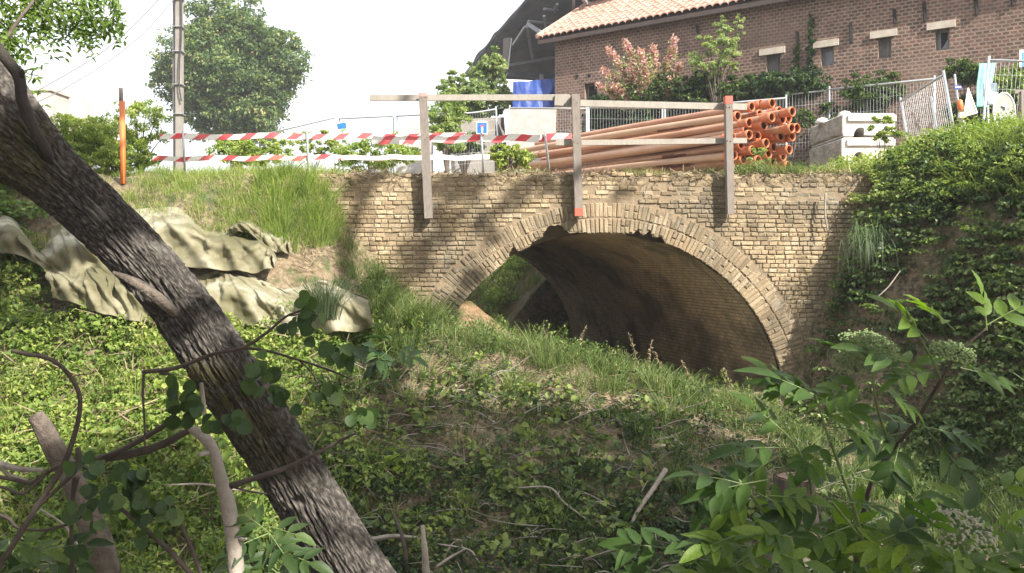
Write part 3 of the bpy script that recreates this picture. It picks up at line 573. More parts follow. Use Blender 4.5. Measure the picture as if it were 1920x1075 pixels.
# ---------------------------------------------------------------- barn
M_BARN = brick_tex("red_brick", (.17, .08, .057), (.075, .042, .035), (.24, .185, .145), .12, .067, .0145, 'uv', .012, ((.8, .5, .68, (.24, .17, .13), .45), (.5, .5, .7, (.13, .085, .07), .5)), 5, .8)
barn = empty('brick_barn', (1.03, 20, .9), 'long red brick barn with an orange tiled roof above the bridge', 'barn')
C0 = np.array((1.03, 20, 0.)); dw = np.array((.817, -.577, 0)); dg = np.array((.577, .817, 0)); ZB, ZE = .7, 5.25; LW = 14.0
def bw(t, y, z): p = C0 + dw * t + dg * y; return (p[0], p[1], z)
def onwall(px, py):   # photo pixel -> (t along wall, z)
    k = (px - CX) / F; t = (k * C0[1] - C0[0]) / (dw[0] - k * dw[1]); Y = C0[1] + dw[1] * t; return t, (HZ - py) / F * Y
# eave rises slightly to the near end like the photo's roof line
wins = [(1450, 120, 26, 32), (1551, 106, 24, 32), (1659, 90, 25, 36), (1767, 74, 26, 36)]
rects = []
for (px, py, ww, hh) in wins:
    t0, z1 = onwall(px - ww / 2, py - hh / 2); t1, z0 = onwall(px + ww / 2, py + hh / 2); rects.append((t0, t1, z0, z1))
tt, zz_ = onwall(1108, 196); rects.append((tt - .17, tt + .17, zz_ - .3, zz_ + .5))
ts = sorted({0, LW, *[r[0] for r in rects], *[r[1] for r in rects]}); wv = MB()
for a, c_ in zip(ts[:-1], ts[1:]):
    zs = [ZB, ZE]; 
    for r in rects:
        if r[0] < (a + c_) / 2 < r[1]: zs = [ZB, r[2], r[3], ZE]
    for q0, q1 in zip(zs[::2], zs[1::2]): wv.add([bw(a, 0, q0), bw(c_, 0, q0), bw(c_, 0, q1), bw(a, 0, q1)], [(0, 1, 2, 3)], .5, [(a, q0), (c_, q0), (c_, q1), (a, q1)])
    for r in rects:
        if r[0] < (a + c_) / 2 < r[1]:
            D = .16; wv.add([bw(r[0], 0, r[2]), bw(r[1], 0, r[2]), bw(r[1], 0, r[3]), bw(r[0], 0, r[3]), bw(r[0], D, r[2]), bw(r[1], D, r[2]), bw(r[1], D, r[3]), bw(r[0], D, r[3])],
                            [(0, 1, 5, 4), (1, 2, 6, 5), (2, 3, 7, 6), (3, 0, 4, 7)], .5, [(0, 0), (.2, 0), (.2, .3), (0, .3), (0, .1), (.2, .1), (.2, .4), (0, .4)])
GW = 9.0
wv.add([bw(0, 0, ZB), bw(0, GW, ZB), bw(0, GW, ZE), bw(0, GW / 2, ZE + 2.6), bw(0, 0, ZE)], [(0, 1, 2, 3, 4)], .5, [(0, ZB), (GW, ZB), (GW, ZE), (GW / 2, ZE + 2.6), (0, ZE)])
wv.add([bw(LW, 0, ZB), bw(LW, GW, ZB), bw(LW, GW, ZE), bw(LW, GW / 2, ZE + 2.6), bw(LW, 0, ZE)], [(4, 3, 2, 1, 0)], .5, [(0, ZB), (GW, ZB), (GW, ZE), (GW / 2, ZE + 2.6), (0, ZE)])
wv.add([bw(0, GW, ZB), bw(LW, GW, ZB), bw(LW, GW, ZE), bw(0, GW, ZE)], [(3, 2, 1, 0)], .5, [(0, ZB), (LW, ZB), (LW, ZE), (0, ZE)])
wv.build('wall', M_BARN, barn)
# tiled roof: real rows of pantiles
M_TILE, n, l, b, o = mat("clay_tile"); c = ramp(n, l, rattr(n), [(0, (.34, .19, .145)), (.5, (.42, .25, .195)), (1, (.46, .31, .25))]); c = mix(n, l, ramp(n, l, noise(n, l, pos(n), 1.6, 5), [(.5, (0, 0, 0)), (.7, (.6,) * 3)]), c, (.33, .22, .17))
l.new(c, b.inputs['Base Color']); b.inputs['Roughness'].default_value = .85; bump(n, l, b, noise(n, l, pos(n), 20, 4), .4, .01)
rp = math.radians(30); V = []; Fs = []; rr = []; tw, tl = .17, .24; nt_, nr_ = int((LW + .8) / tw), 25
for r_ in range(nr_):
    for k in range(nt_):
        t0 = -.35 + k * tw; s0 = -.30 + r_ * tl; jz = random.uniform(-.008, .008); b0 = len(V)
        for s_, up_ in ((s0, .045), (s0 + tl + .04, .004)):
            for q in range(5):
                u = q / 4; hz = .045 * math.sin(u * math.pi) ** 1 + up_ + jz - (.02 if u > .9 else 0); y = s_ * math.cos(rp); V.append(bw(t0 + u * tw * 1.04, y, ZE + s_ * math.sin(rp) + .12 + hz))
        for q in range(4): Fs.append((b0 + q, b0 + q + 1, b0 + q + 6, b0 + q + 5)); rr.append(random.random())
        V += [tuple(np.array(V[b0 + q]) - (0, 0, .035)) for q in range(5)]
        for q in range(4): Fs.append((b0 + 10 + q, b0 + 11 + q, b0 + q + 1, b0 + q)); rr.append(.1)
rf = npmesh('roof', V, Fs, M_TILE, barn, rr)
mb = MB(); Sx = nr_ * tl - .3
for z0 in (0,): mb.add([bw(-.33, -.24, ZE - .17), bw(LW + .3, -.24, ZE - .17), bw(LW + .3, GW / 2, ZE + 2.62), bw(-.33, GW / 2, ZE + 2.62), bw(-.33, -.24, ZE - .08), bw(LW + .3, -.24, ZE - .08), bw(LW + .3, GW / 2, ZE + 2.66), bw(-.33, GW / 2, ZE + 2.66), bw(-.33, GW + .24, ZE), bw(LW + .3, GW + .24, ZE)],
    [(0, 1, 2, 3), (4, 7, 6, 5), (0, 4, 5, 1), (0, 3, 7, 4), (1, 5, 6, 2), (3, 2, 9, 8)])
mb.build('roof_boards', simple('eave_shade_boards', (.07, .05, .045), None, 8, .9, .2), barn)  # board colour darkened to stand for the thin shade under the eave
mb = MB()
for k in range(19): t = k * .31 - .28; mb.tube([bw(-.34, t * math.cos(rp), ZE + .16 + t * math.sin(rp)), bw(-.34, (t + .34) * math.cos(rp), ZE + .19 + (t + .34) * math.sin(rp) - .02)], [.07, .055], 8)
mb.build('verge_tiles', M_TILE, barn)
M_IRON = simple('black_iron', (.015, .013, .013), None, 10, 1.0, 0)
M_LINT = simple("stone_lintel", (.50, .45, .38), (.36, .31, .26), 8, .9, .4); M_DARK = simple("interior_shade", (.015, .015, .018), None, 5, .9, 0); M_SHUT = simple("grey_shutter", (.20, .19, .18), (.13, .12, .12), 9, .8, .3); M_GLS = simple("dusty_glass", (.24, .25, .28), (.16, .17, .20), 5, .3, 0)  # near-black sheets put the unlit interior into the colour
for i, r in enumerate(rects):
    wdw = MB(); D = .13; fr_ = .045; t0, t1, z0, z1 = r
    for a in ((t0, t0 + fr_, z0, z1), (t1 - fr_, t1, z0, z1), (t0 + fr_, t1 - fr_, z0, z0 + fr_), (t0 + fr_, t1 - fr_, z1 - fr_, z1)): wdw.add([bw(a[0], D, a[2]), bw(a[1], D, a[2]), bw(a[1], D, a[3]), bw(a[0], D, a[3])], [(0, 1, 2, 3)])
    if i in (0, 2): tm = (t0 + t1) / 2 + .03; wdw.add([bw(tm - .02, D - .005, z0), bw(tm + .02, D - .005, z0), bw(tm + .02, D - .005, z1), bw(tm - .02, D - .005, z1)], [(0, 1, 2, 3)])
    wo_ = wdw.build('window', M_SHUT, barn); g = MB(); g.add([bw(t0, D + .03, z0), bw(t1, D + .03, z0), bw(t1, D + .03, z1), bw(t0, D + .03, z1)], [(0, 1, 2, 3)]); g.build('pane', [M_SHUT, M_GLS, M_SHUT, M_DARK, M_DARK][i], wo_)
    if i == 3: k = MB(); k.add([bw(t0 + .03, D + .01, z0 + .03), bw(t0 + .33 * (t1 - t0), D + .01, z0 + .03), bw(t0 + .30 * (t1 - t0), D + .01, z1 - .03), bw(t0 + .03, D + .01, z1 - .03)], [(0, 1, 2, 3)]); k.add([bw(t0 + .33 * (t1 - t0), D + .012, z0 + .03), bw(t1 - .04, D + .012, z0 + .03), bw(t1 - .04, D + .012, z0 + .22)], [(0, 1, 2)]); k.build('broken_shard', M_GLS, wo_)
    if i < 4: k = MB(); ww = t1 - t0; cc = np.array(bw((t0 + t1) / 2 - .02, -.0, z1 + .065)); k.box(cc, (ww + .24, .08, .13), (dw, dg, (0, 0, 1))); k.build('lintel', M_LINT, barn)
for px, y0, y1 in ((1495, 60, 92), (1595, 45, 82), (1677, 18, 46), (1733, 5, 42), (1830, 0, 30), (1786, 115, 125), (1308, 48, 62), (1898, -4, 12)):
    t, za = onwall(px, y0); _, zb_ = onwall(px, y1); k = MB(); k.beam(bw(t, -.03, za), bw(t + .02, -.03, zb_), .05, .035, .5, (0, 1, 0)); k.build('wall_anchor', M_IRON, barn)
for px, py in ((1082, 143), (1105, 141), (1320, 118)):
    t, z_ = onwall(px, py); k = MB(); k.box(bw(t, -.005, z_), (.07, .02, .07), (dw, dg, (0, 0, 1))); k.build('putlog_shade_patch', M_DARK, barn)  # solid near-black box; the shade of a hole is its colour
# ---------------------------------------------------------------- open shed roof left of the barn
M_SHED, n, l, b, o = mat("old_corrugated"); p = pos(n); wv_ = n.new("ShaderNodeTexWave"); wv_.inputs['Scale'].default_value = 4; wv_.inputs['Distortion'].default_value = 1; l.new(uvn(n), wv_.inputs['Vector'])
c = ramp(n, l, noise(n, l, p, 1.5, 5), [(.3, (.07, .078, .10)), (.7, (.15, .16, .19))]); l.new(c, b.inputs['Base Color']); bump(n, l, b, wv_.outputs[0], .6, .03); b.inputs['Roughness'].default_value = .8
shed = empty('open_shed', at(1000, 300, 24), 'open shed with a dark ragged roof on steel trusses behind the barn', 'shed')
A_, B_, C3, D3 = at(1052, -70, 21), at(872, 136, 26), at(1120, 150, 25.5), at(1330, -40, 20.5); nu, nv = 40, 30; V = []; UV = []
for i in range(nu + 1):
    for j in range(nv + 1):
        u, v = i / nu, j / nv; Pq = (A_ * (1 - v) + B_ * v) * (1 - u) + (D3 * (1 - v) + C3 * v) * u; bulge = .12 * math.sin(v * math.pi) * (1 - .2 * u)
        Pq = Pq + np.array((-bulge * .3, 0, bulge * .75)) + np.array((.1, 0, .12)) * (fbm(u * 2, v * 14, 3, 2) - .5) * (2 if i == 0 else .6); V.append(Pq); UV.append((u * 6, v * 3))
J = nv + 1; Fs = [(i * J + j, (i + 1) * J + j, (i + 1) * J + j + 1, i * J + j + 1) for i in range(nu) for j in range(nv)]
r_ = npmesh('roof', V, Fs, M_SHED, shed, None, False, UV); r_.modifiers.new('t', 'SOLIDIFY').thickness = .14
M_TR = simple("truss_steel", (.26, .27, .30), (.17, .18, .2), 6, .7, .1); M_TR2 = simple("shed_board", (.16, .14, .14), (.24, .2, .19), 3, .8, .1)
def bar(a, b_, r, ya=22.5, yb=22.5): k = MB(); k.beam(at(*a, ya), at(*b_, yb), r, r); return k
for a, b_, y1, y2, r in (((988, 50), (1000, 115), 22.5, 24, .09), ((990, 45), (1015, 62), 22.5, 22, .09), ((985, 50), (962, 85), 22.5, 23, .06), ((1020, 30), (1024, 58), 22, 22.5, .07), ((990, 40), (1035, 44), 22.5, 23, .06), ((1045, 8), (1040, 22), 22, 22.5, .07), ((1020, 17), (1047, 20), 22, 22.5, .06), ((1092, -5), (1102, 10), 21, 21.5, .08), ((955, 122), (1040, 108), 24, 24.5, .07), ((1076, -10), (1075, 25), 21, 22, .07)):
    bar(a, b_, r, y1, y2).build('truss_bar', M_TR, shed)
k = MB(); P4 = [at(944, 72, 23.6), at(957, 70, 23.6), at(951, 132, 23.6), at(941, 130, 23.6)]; k.add([*P4, *[q + (0, .06, 0) for q in P4]], [(3, 2, 1, 0), (4, 5, 6, 7), (0, 1, 5, 4), (1, 2, 6, 5), (2, 3, 7, 6), (3, 0, 4, 7)]); k.build('gable_board', M_TR2, shed)
k = MB(); k.beam(at(959, 72, 23.5), at(952, 130, 23.5), .03, .03); k.build('edge_strip', simple("pale_strip", (.62, .66, .66), None, 4, .5, 0), shed)
k = MB(); k.beam(at(930, 137, 24.6), at(1120, 150, 25.2), .12, .14); k.build('eave_beam', M_SHED, shed); k = MB(); k.beam(at(1015, 140, 24.6), at(1015, 330, 24.6), .12, .12); k.build('column', M_TR, shed)
# blue tarpaulin over a stack, low concrete wall below
M_TARP = simple("blue_tarpaulin", (.035, .08, .32), (.02, .05, .22), 2.5, .45, .5, .04, 0, 4, 6)
tb = empty('covered_stack', at(1000, 250, 20.4), 'stack under a blue tarpaulin on top of the grey wall beside the barn corner', 'tarpaulin'); V = []; N = 30
q = [(962, 155), (1041, 148), (1041, 202), (961, 202)]
gx, gz = np.meshgrid(np.linspace(0, 1, 40), np.linspace(0, 1, 24)); TLq, TRq, BRq, BLq = [at(*k, 20.3) for k in q]
S4 = (TLq * (1 - gx[..., None]) + TRq * gx[..., None]) * (1 - gz[..., None]) + (BLq * (1 - gx[..., None]) + BRq * gx[..., None]) * gz[..., None]; S4[..., 1] -= .12 * (fbm(gx * 7, gz * 1.5, 8, 3) - .5); S4[..., 2] += .03 * (fbm(gx * 9, gz, 8, 2) - .5); I = np.arange(960).reshape(24, 40)
npmesh('tarpaulin', S4, np.stack([I[:-1, :-1], I[1:, :-1], I[1:, 1:], I[:-1, 1:]], -1).reshape(-1, 4), M_TARP, tb, None, True)
k = MB(); k.box((TLq + BRq) / 2 + (0, .75, 0), (TRq[0] - TLq[0] - .06, 1.3, .55)); k.build('pallet_load', M_TARP, tb)
k = MB(); A5, B5 = at(950, 205, 20.2), at(1041, 205, 20.0); k.beam((A5 + B5) / 2 * 0 + A5 - (0, 0, 1.2), B5 - (0, 0, 1.2), .2, 2.4); tag(k.build('concrete_wall', M_CONC), 'pale concrete wall of large panels below the blue tarpaulin', 'wall')
k = MB(); k.beam(at(850, 250, 19) - (0, 0, .8), at(948, 236, 21) - (0, 0, .9), .12, 2.2); tag(k.build('timber_wall', woodmat("grey_boards", (.24, .22, .20), (.15, .14, .13))), 'grey board wall half hidden by shrubs behind the square blue sign', 'wall')
k = MB(); A6 = at(748, 245, 24); k.add([A6 - (0, 0, .0), at(800, 226, 24), at(800, 330, 24), at(742, 330, 24)] + [x + (0, 2, 0) for x in (A6, at(800, 226, 24), at(800, 330, 24), at(742, 330, 24))], [(3, 2, 1, 0), (0, 1, 5, 4), (4, 5, 6, 7), (0, 4, 7, 3), (1, 2, 6, 5)]); tag(k.build('garden_shed', M_CONC), 'low grey shed with a slanting top behind the first timber post', 'shed')
# ---------------------------------------------------------------- vegetation behind and on the banks
G_BRIGHT = [(0, (.06, .11, .025)), (.4, (.14, .22, .045)), (.75, (.24, .32, .07)), (1, (.38, .42, .13))]
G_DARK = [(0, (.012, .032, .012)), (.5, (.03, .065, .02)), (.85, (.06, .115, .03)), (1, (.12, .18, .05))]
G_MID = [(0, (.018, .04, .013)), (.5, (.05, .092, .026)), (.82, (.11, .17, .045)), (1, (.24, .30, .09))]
G_GRASS = [(0, (.05, .09, .025)), (.4, (.11, .17, .05)), (.7, (.20, .26, .09)), (1, (.36, .33, .17))]
G_STRAW = [(0, (.08, .058, .036)), (.25, (.16, .12, .07)), (.5, (.28, .22, .13)), (1, (.45, .38, .25))]
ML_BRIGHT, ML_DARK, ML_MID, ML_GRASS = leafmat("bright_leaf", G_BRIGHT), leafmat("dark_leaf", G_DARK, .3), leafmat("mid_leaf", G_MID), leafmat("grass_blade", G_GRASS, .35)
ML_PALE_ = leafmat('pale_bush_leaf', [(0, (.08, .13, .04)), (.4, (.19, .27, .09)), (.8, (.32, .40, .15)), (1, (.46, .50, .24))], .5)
ML_SUNL = leafmat('sun_brightened_weed', [(0, (.06, .11, .025)), (.35, (.15, .23, .05)), (.7, (.27, .35, .08)), (1, (.42, .45, .17))], .45)  # brightened weed ramp with sunlight put into the colour
ML_STRAW = leafmat("straw", G_STRAW, .1, .8, (1, 1, 1)); M_BARKG = simple("grey_bark", (.13, .105, .085), (.07, .055, .045), 14, .95, .8, .01)
def scatter(n, x0, x1, y0, y1, dens=None):
    x = RNG.uniform(x0, x1, n * 4); y = RNG.uniform(y0, y1, n * 4); N = gnormal(x, y); keep = RNG.random(n * 4) < np.clip(1 / (N[:, 2] + 1e-3), 1, 5) / 5
    x, y, N = x[keep], y[keep], N[keep]; P = np.stack([x, y, ground(x, y)], 1)
    if dens is not None: px, py = proj(P); k = RNG.random(len(P)) < dens(P, px, py); P, N = P[k], N[k]
    return P[:n], N[:n]
def clumps(lc, P, N, nl, rad, ht, size, tone=0.0, spread=.3, aspect=.75, updir=.5):
    """domes of leaves on ground points"""
    m_ = len(P)
    if not m_: return
    tone = tone + (fbm(P[:, 0] * .8 + 31, P[:, 1] * .8 + P[:, 2], 4, 3) - .5)[np.repeat(np.arange(m_), nl)] * .75
    k = np.repeat(np.arange(m_), nl); n = len(k); R = (RNG.uniform(.6, 1.3, m_) * rad)[k]; Hh = (RNG.uniform(.5, 1.3, m_) * ht)[k]
    v = rdir(n); v[:, 2] = np.abs(v[:, 2]); q = RNG.uniform(.55, 1, n) ** .5; Nn = N[k]
    off = v * q[:, None]; Q = P[k] + np.stack([off[:, 0] * R, off[:, 1] * R, 0 * R], 1) + Nn * (off[:, 2] * Hh)[:, None]
    D = nrm(v * .7 + Nn * updir * .3 + rdir(n) * .8 - np.array((0, 0, .25))); U = nrm(Nn * .6 + np.array((0, 0, .5)) + v * .5 + rdir(n) * .45)
    r = np.clip(RNG.normal(.45, .2, n) + tone + (RNG.normal(0, .14, m_))[k], 0, 1)
    L = size * RNG.uniform(.6, 1.35, n); lc.put(leaves(Q - D * L[:, None] * .5, D, U, L, L * aspect), r)
def tufts(lc, P, nb, H, W, spread, bend=.6, tone=0.0, stiff=False):
    m_ = len(P)
    if not m_: return
    k = np.repeat(np.arange(m_), nb); n = len(k); a = RNG.random(n) * 6.283; rr = RNG.random(n) ** .5 * spread
    D = np.stack([np.cos(a), np.sin(a), 0 * a], 1) * RNG.uniform(.2, 1.2, n)[:, None]; B = P[k] + D * rr[:, None]; B[:, 2] -= .02
    h = H * RNG.uniform(.4, 1.2, n) * RNG.uniform(.6, 1.25, m_)[k]
    r = np.clip(RNG.normal(.45, .22, n) + tone + RNG.normal(0, .12, m_)[k], 0, 1); lc.put(blades(B, D, h, W, bend), r, 3)
# ---- carpets and grass (nobody could count these)
def inleft(P, px, py): return sstep(800, 540, px + (fbm(P[:, 0] * 2, P[:, 1] * 2, 8) - .5) * 260) * ((px < 900) & (py > 430 + np.clip(px - 300, 0, 400) * .35) & ~((px > 60) & (px < 705) & (py > 385) & (py < 590 + (px > 340) * 22 + (fbm(px * .02, 3, 0, 2) - .5) * 40))).astype(float)
lc = LC(); P, N = scatter(2500, -5.2, -.1, 5.2, 9.3, lambda P, px, py: inleft(P, px, py) * (.35 + .75 * (fbm(P[:, 0] * 1.2, P[:, 1] * 1.2, 4) > .42))); clumps(lc, P, N, 52, .15, .15, .038, .08, aspect=.65)
P, N = scatter(9800, -5.2, -.1, 5.2, 9.3, inleft); clumps(lc, P, N, 5, .08, .06, .038, .0)
P, N = scatter(800, -5.2, -.1, 5.2, 9.3, inleft); tufts(lc, P, 10, .22, .005, .08, .6, .15)
P, N = scatter(160, -6, -3.6, 7.5, 9.6, lambda P, px, py: (px < 95).astype(float)); clumps(lc, P, N, 60, .2, .2, .05, .05)
P, N = scatter(70, -5.2, -.9, 5.2, 8.6, inleft); clumps(lc, P, N, 26, .16, .22, .075, .05, aspect=.8, updir=1.3)
P, N = scatter(160, -5.2, -.9, 5.2, 9, inleft); tufts(lc, P, 24, .34, .005, .1, .7, .25)
P, N = scatter(130, -5.2, -.9, 5.2, 8.2, inleft); clumps(lc, P, N, 70, .16, .34, .040, .2, aspect=.5, updir=1.5)
tag(lc.build('undergrowth', ML_BRIGHT), 'sunlit leafy carpet of low weeds covering the left slope', 'ground cover', kind='stuff')
lc = LC(); onbank = lambda P, px, py: ((P[:, 0] > 2.9 + (9.5 - P[:, 1]) * .45) & (px > 1480)) * (.12 + .88 * (fbm(P[:, 0] * 1.1, P[:, 1] * 1.1 + P[:, 2] * 1.1, 7, 3) > .40)) * (px > 1655 - (py - 330) * .37) * (1 - .8 * (np.abs(px - 1745 + (py - 500) * .95) < 45) * (py > 380) * (py < 760))
P, N = scatter(3600, 2.9, 7.4, 5.5, 9.45, onbank); clumps(lc, P, N, 26, .12, .14, .042, .06, aspect=.75)
P, N = scatter(5200, 2.9, 7.4, 5.5, 9.45, onbank); clumps(lc, P, N, 3, .06, .04, .05, -.05, aspect=.8)
tag(lc.build('bank_ivy', leafmat("ivy_leaf", [(0, (.025, .05, .018)), (.4, (.08, .14, .04)), (.75, (.19, .26, .08)), (1, (.34, .40, .16))], .25, .4)), 'dark glossy ivy and bramble leaves hanging over the steep right bank', 'ivy', kind='stuff')
lc = LC(); P, N = scatter(1100, 3.9, 7.4, 7.2, 11.5, lambda P, px, py: ((py < 400) & (P[:, 2] > .55)).astype(float)); clumps(lc, P, N, 70, .14, .24, .032, .14, aspect=.6)
P, N = scatter(450, 4.0, 7.4, 7.2, 11.5, lambda P, px, py: ((py < 330)).astype(float)); tufts(lc, P, 16, .22, .006, .1, .7, .25)
P, N = scatter(110, 3.9, 7.4, 7.2, 11.0, lambda P, px, py: ((py < 360)).astype(float)); clumps(lc, P, N, 90, .15, .32, .034, .25, aspect=.45, updir=1.5)
P, N = scatter(160, 3.3, 7.4, 7.0, 9.4, lambda P, px, py: ((py > 300) & (py < 620) & (px > 1560)).astype(float)); clumps(lc, P, N, 40, .14, .2, .036, .0, aspect=.6)
P, N = scatter(380, 4.2, 7.4, 7.2, 9.6, lambda P, px, py: ((py < 380) & (px > 1690)).astype(float)); tufts(lc, P, 26, .24, .006, .14, .8, .3)
tag(lc.build('bank_top_growth', ML_SUNL), 'bright green weeds crowding the top edge of the right bank', 'ground cover', kind='stuff')
ML_SUN = leafmat("sun_brightened_grass", [(0, (.09, .14, .035)), (.4, (.20, .28, .07)), (.75, (.32, .39, .12)), (1, (.50, .46, .24))], .5)  # brighter copy of the grass ramp, sunlight put into its colour
lc = LC(); P, N = scatter(420, -3.2, 1.6, 17.0, 23.5); clumps(lc, P, N, 40, .3, .3, .075, .2, aspect=.6); tag(lc.build('far_growth', ML_PALE_), 'weeds on the slope seen through the arch, lightened in colour as if sunlit', 'ground cover', kind='stuff')  # light leaf colour brightens the shaded slope as if sunlit
lc = LC()   # grass on the left shoulder, the crest and the mound
sh = lambda P, px, py: ((px < 640) & (py < 470)) * 1.0
P, N = scatter(2600, -6.5, -1.6, 8.3, 11.5, lambda P, px, py: sh(P, px, py) * (.15 + .85 * (fbm(P[:, 0] * 1.5, P[:, 1] * 1.5, 2) > .46))); tufts(lc, P, 22, .17, .005, .10, .7, .12)
P, N = scatter(90, -2.8, -1.5, 8.3, 9.45, lambda P, px, py: ((px > 470) & (px < 640) & (py < 470)) * 1.0); tufts(lc, P, 60, .34, .006, .12, .7, .0)
tag(lc.build('shoulder_grass', ML_SUN), 'bright rough grass on the sunny shoulder above the tarps', 'grass', kind='stuff'); lc = LC()
mound = lambda P, px, py: ((px > 560) & (px < 1500) & (py > 590)) * (.12 + .88 * (fbm(P[:, 0] * 1.4, P[:, 1] * 1.4, 6, 3) > .47)) * np.where(py < 760, 1.0, .55)
P, N = scatter(2100, -2.6, 4.2, 5.5, 9.45, mound); tufts(lc, P, 24, .15, .0048, .09, .7, -.03)
P, N = scatter(420, -2.0, 3.4, 8.0, 9.4, lambda P, px, py: ((px > 640) & (px < 1450)) * 1.0); tufts(lc, P, 30, .24, .005, .09, .75, .05)
P, N = scatter(60, -1.6, 2.6, 6.0, 8.2, lambda P, px, py: (px > 620) * (fbm(P[:, 0], P[:, 1], 21, 2) > .5)); tufts(lc, P, 60, .36, .0055, .11, .7, .0)
P, N = scatter(90, -1.6, -.6, 8.3, 9.4, lambda P, px, py: ((px > 690) & (px < 830)) * 1.0); tufts(lc, P, 60, .36, .006, .1, .7, .05)
P, N = scatter(600, 2.4, 5.2, 6.0, 8.2, lambda P, px, py: ((px > 1450) & (py > 780)) * 1.0); tufts(lc, P, 24, .22, .005, .09, .6, -.1)
P, N = scatter(420, -3.0, 1.5, 16.6, 23); tufts(lc, P, 30, .35, .010, .2, .6, .15)
P, N = scatter(130, -1.2, .6, 10.2, 15, lambda P, px, py: ((px < 980)) * 1.0); tufts(lc, P, 30, .25, .006, .1, .6, .1)
tag(lc.build('grass', ML_GRASS), 'rough tufted grass on the slopes and the mound in front of the arch', 'grass', kind='stuff')
lc = LC(); P, N = scatter(1250, -2.6, 4.4, 5.3, 9.4, lambda P, px, py: ((px > 560) & (py > 600)) * (.12 + .88 * (fbm(P[:, 0] * 1.7 + 4, P[:, 1] * 1.7, 3, 3) > .5)) * np.where(py > 780, 1, .45)); clumps(lc, P, N, 34, .11, .11, .030, .02)
P, N = scatter(5000, -2.6, 5.2, 5.3, 9.4, lambda P, px, py: ((px > 560) & (py > 600)) * 1.0); clumps(lc, P, N, 4, .07, .05, .030, -.03)
P, N = scatter(160, -1.5, 3.4, 5.6, 7.6, lambda P, px, py: (py > 700) * 1.0); clumps(lc, P, N, 12, .13, .16, .06, .32, updir=1)
P, N = scatter(110, -2.0, 3.6, 7.9, 9.3, lambda P, px, py: ((px > 620) & (px < 1480)) * 1.0); clumps(lc, P, N, 60, .13, .30, .036, .22, aspect=.5, updir=1.5)
P, N = scatter(120, -2.4, 4.2, 5.6, 8.0, lambda P, px, py: (px > 600) * 1.0); clumps(lc, P, N, 50, .13, .22, .034, .10, aspect=.5, updir=1.5)
P, N = scatter(80, -1.7, 1.2, 5.5, 7.6, lambda P, px, py: ((px > 600) & (px < 1250)) * 1.0); clumps(lc, P, N, 16, .14, .20, .052, .42, aspect=.85, updir=1.6)
P, N = scatter(800, -2.0, 3.4, 5.3, 6.6, lambda P, px, py: (px > 560) * 1.0); clumps(lc, P, N, 20, .12, .10, .036, -.12)
tag(lc.build('mound_weeds', ML_MID), 'low mixed weeds and nettles scattered over the shaded mound', 'ground cover', kind='stuff')
lc = LC(); P, N = scatter(1500, -5.2, -.9, 5.2, 9, inleft); n = len(P); lc.put(leaves(P + N * .12, nrm(rdir(n) * (1, 1, .7)), rdir(n), RNG.uniform(.1, .35, n), .005, .1, .1), RNG.random(n))
n = 14000; P, N = scatter(n, -2.6, 4.6, 5.3, 9.4, lambda P, px, py: ((px > 560) & (px < 1560)) * (.1 + .9 * (fbm(P[:, 0] * 1.3, P[:, 1] * 1.3, 12, 3) > .48))); n = len(P)
D = rdir(n); D = nrm(D - N * (D * N).sum(1)[:, None] * .85); L = RNG.uniform(.06, .26, n); U = nrm(rdir(n) * .5 + N); lc.put(leaves(P + N * RNG.uniform(.005, .05, n)[:, None], D, U, L, RNG.uniform(.003, .006, n), .1, .1), RNG.random(n))
xx = RNG.uniform(-2.9, 4.5, 5200); yy = RNG.uniform(9.44, 10.2, 5200); P = np.stack([xx, yy, TOPZ + .03 + (fbm(xx * 4, 0, 2, 4) - .5) * .12 - np.clip(9.56 - yy, 0, 1) * .4], 1); D = rdir(5200); D[:, 2] = D[:, 2] * .5 - .1 * (yy < 9.6); D = nrm(D); lc.put(leaves(P, D, rdir(5200), RNG.uniform(.04, .15, 5200), RNG.uniform(.003, .007, 5200), .1, .2), RNG.random(5200))
tag(lc.build('dead_stalks', ML_STRAW), 'pale dead stalks and straw lying over the soil and the bridge edge', 'litter', kind='stuff')
lc = LC(); xx = RNG.uniform(-2.9, 4.6, 150); yy = RNG.uniform(9.52, 9.9, 150); k = (fbm(xx * 1.2, 3, 0, 2) > .46) | (xx > 1.8); xx, yy = xx[k], yy[k]; P = np.stack([xx, yy, TOPZ + .02 + 0 * xx], 1); tufts(lc, P, 16, .10, .004, .06, .9, .3)
kx = RNG.uniform(2.6, 4.6, 60); P = np.stack([kx, RNG.uniform(9.5, 9.9, 60), TOPZ + .02 + 0 * kx], 1); tufts(lc, P, 20, .2, .005, .08, .8, .1); clumps(lc, P[:30], np.tile((0, 0, 1.), (30, 1)), 22, .07, .1, .03, .2)
tag(lc.build('edge_grass', ML_GRASS), 'short dry grass growing along the crumbling top edge of the bridge', 'grass', kind='stuff')
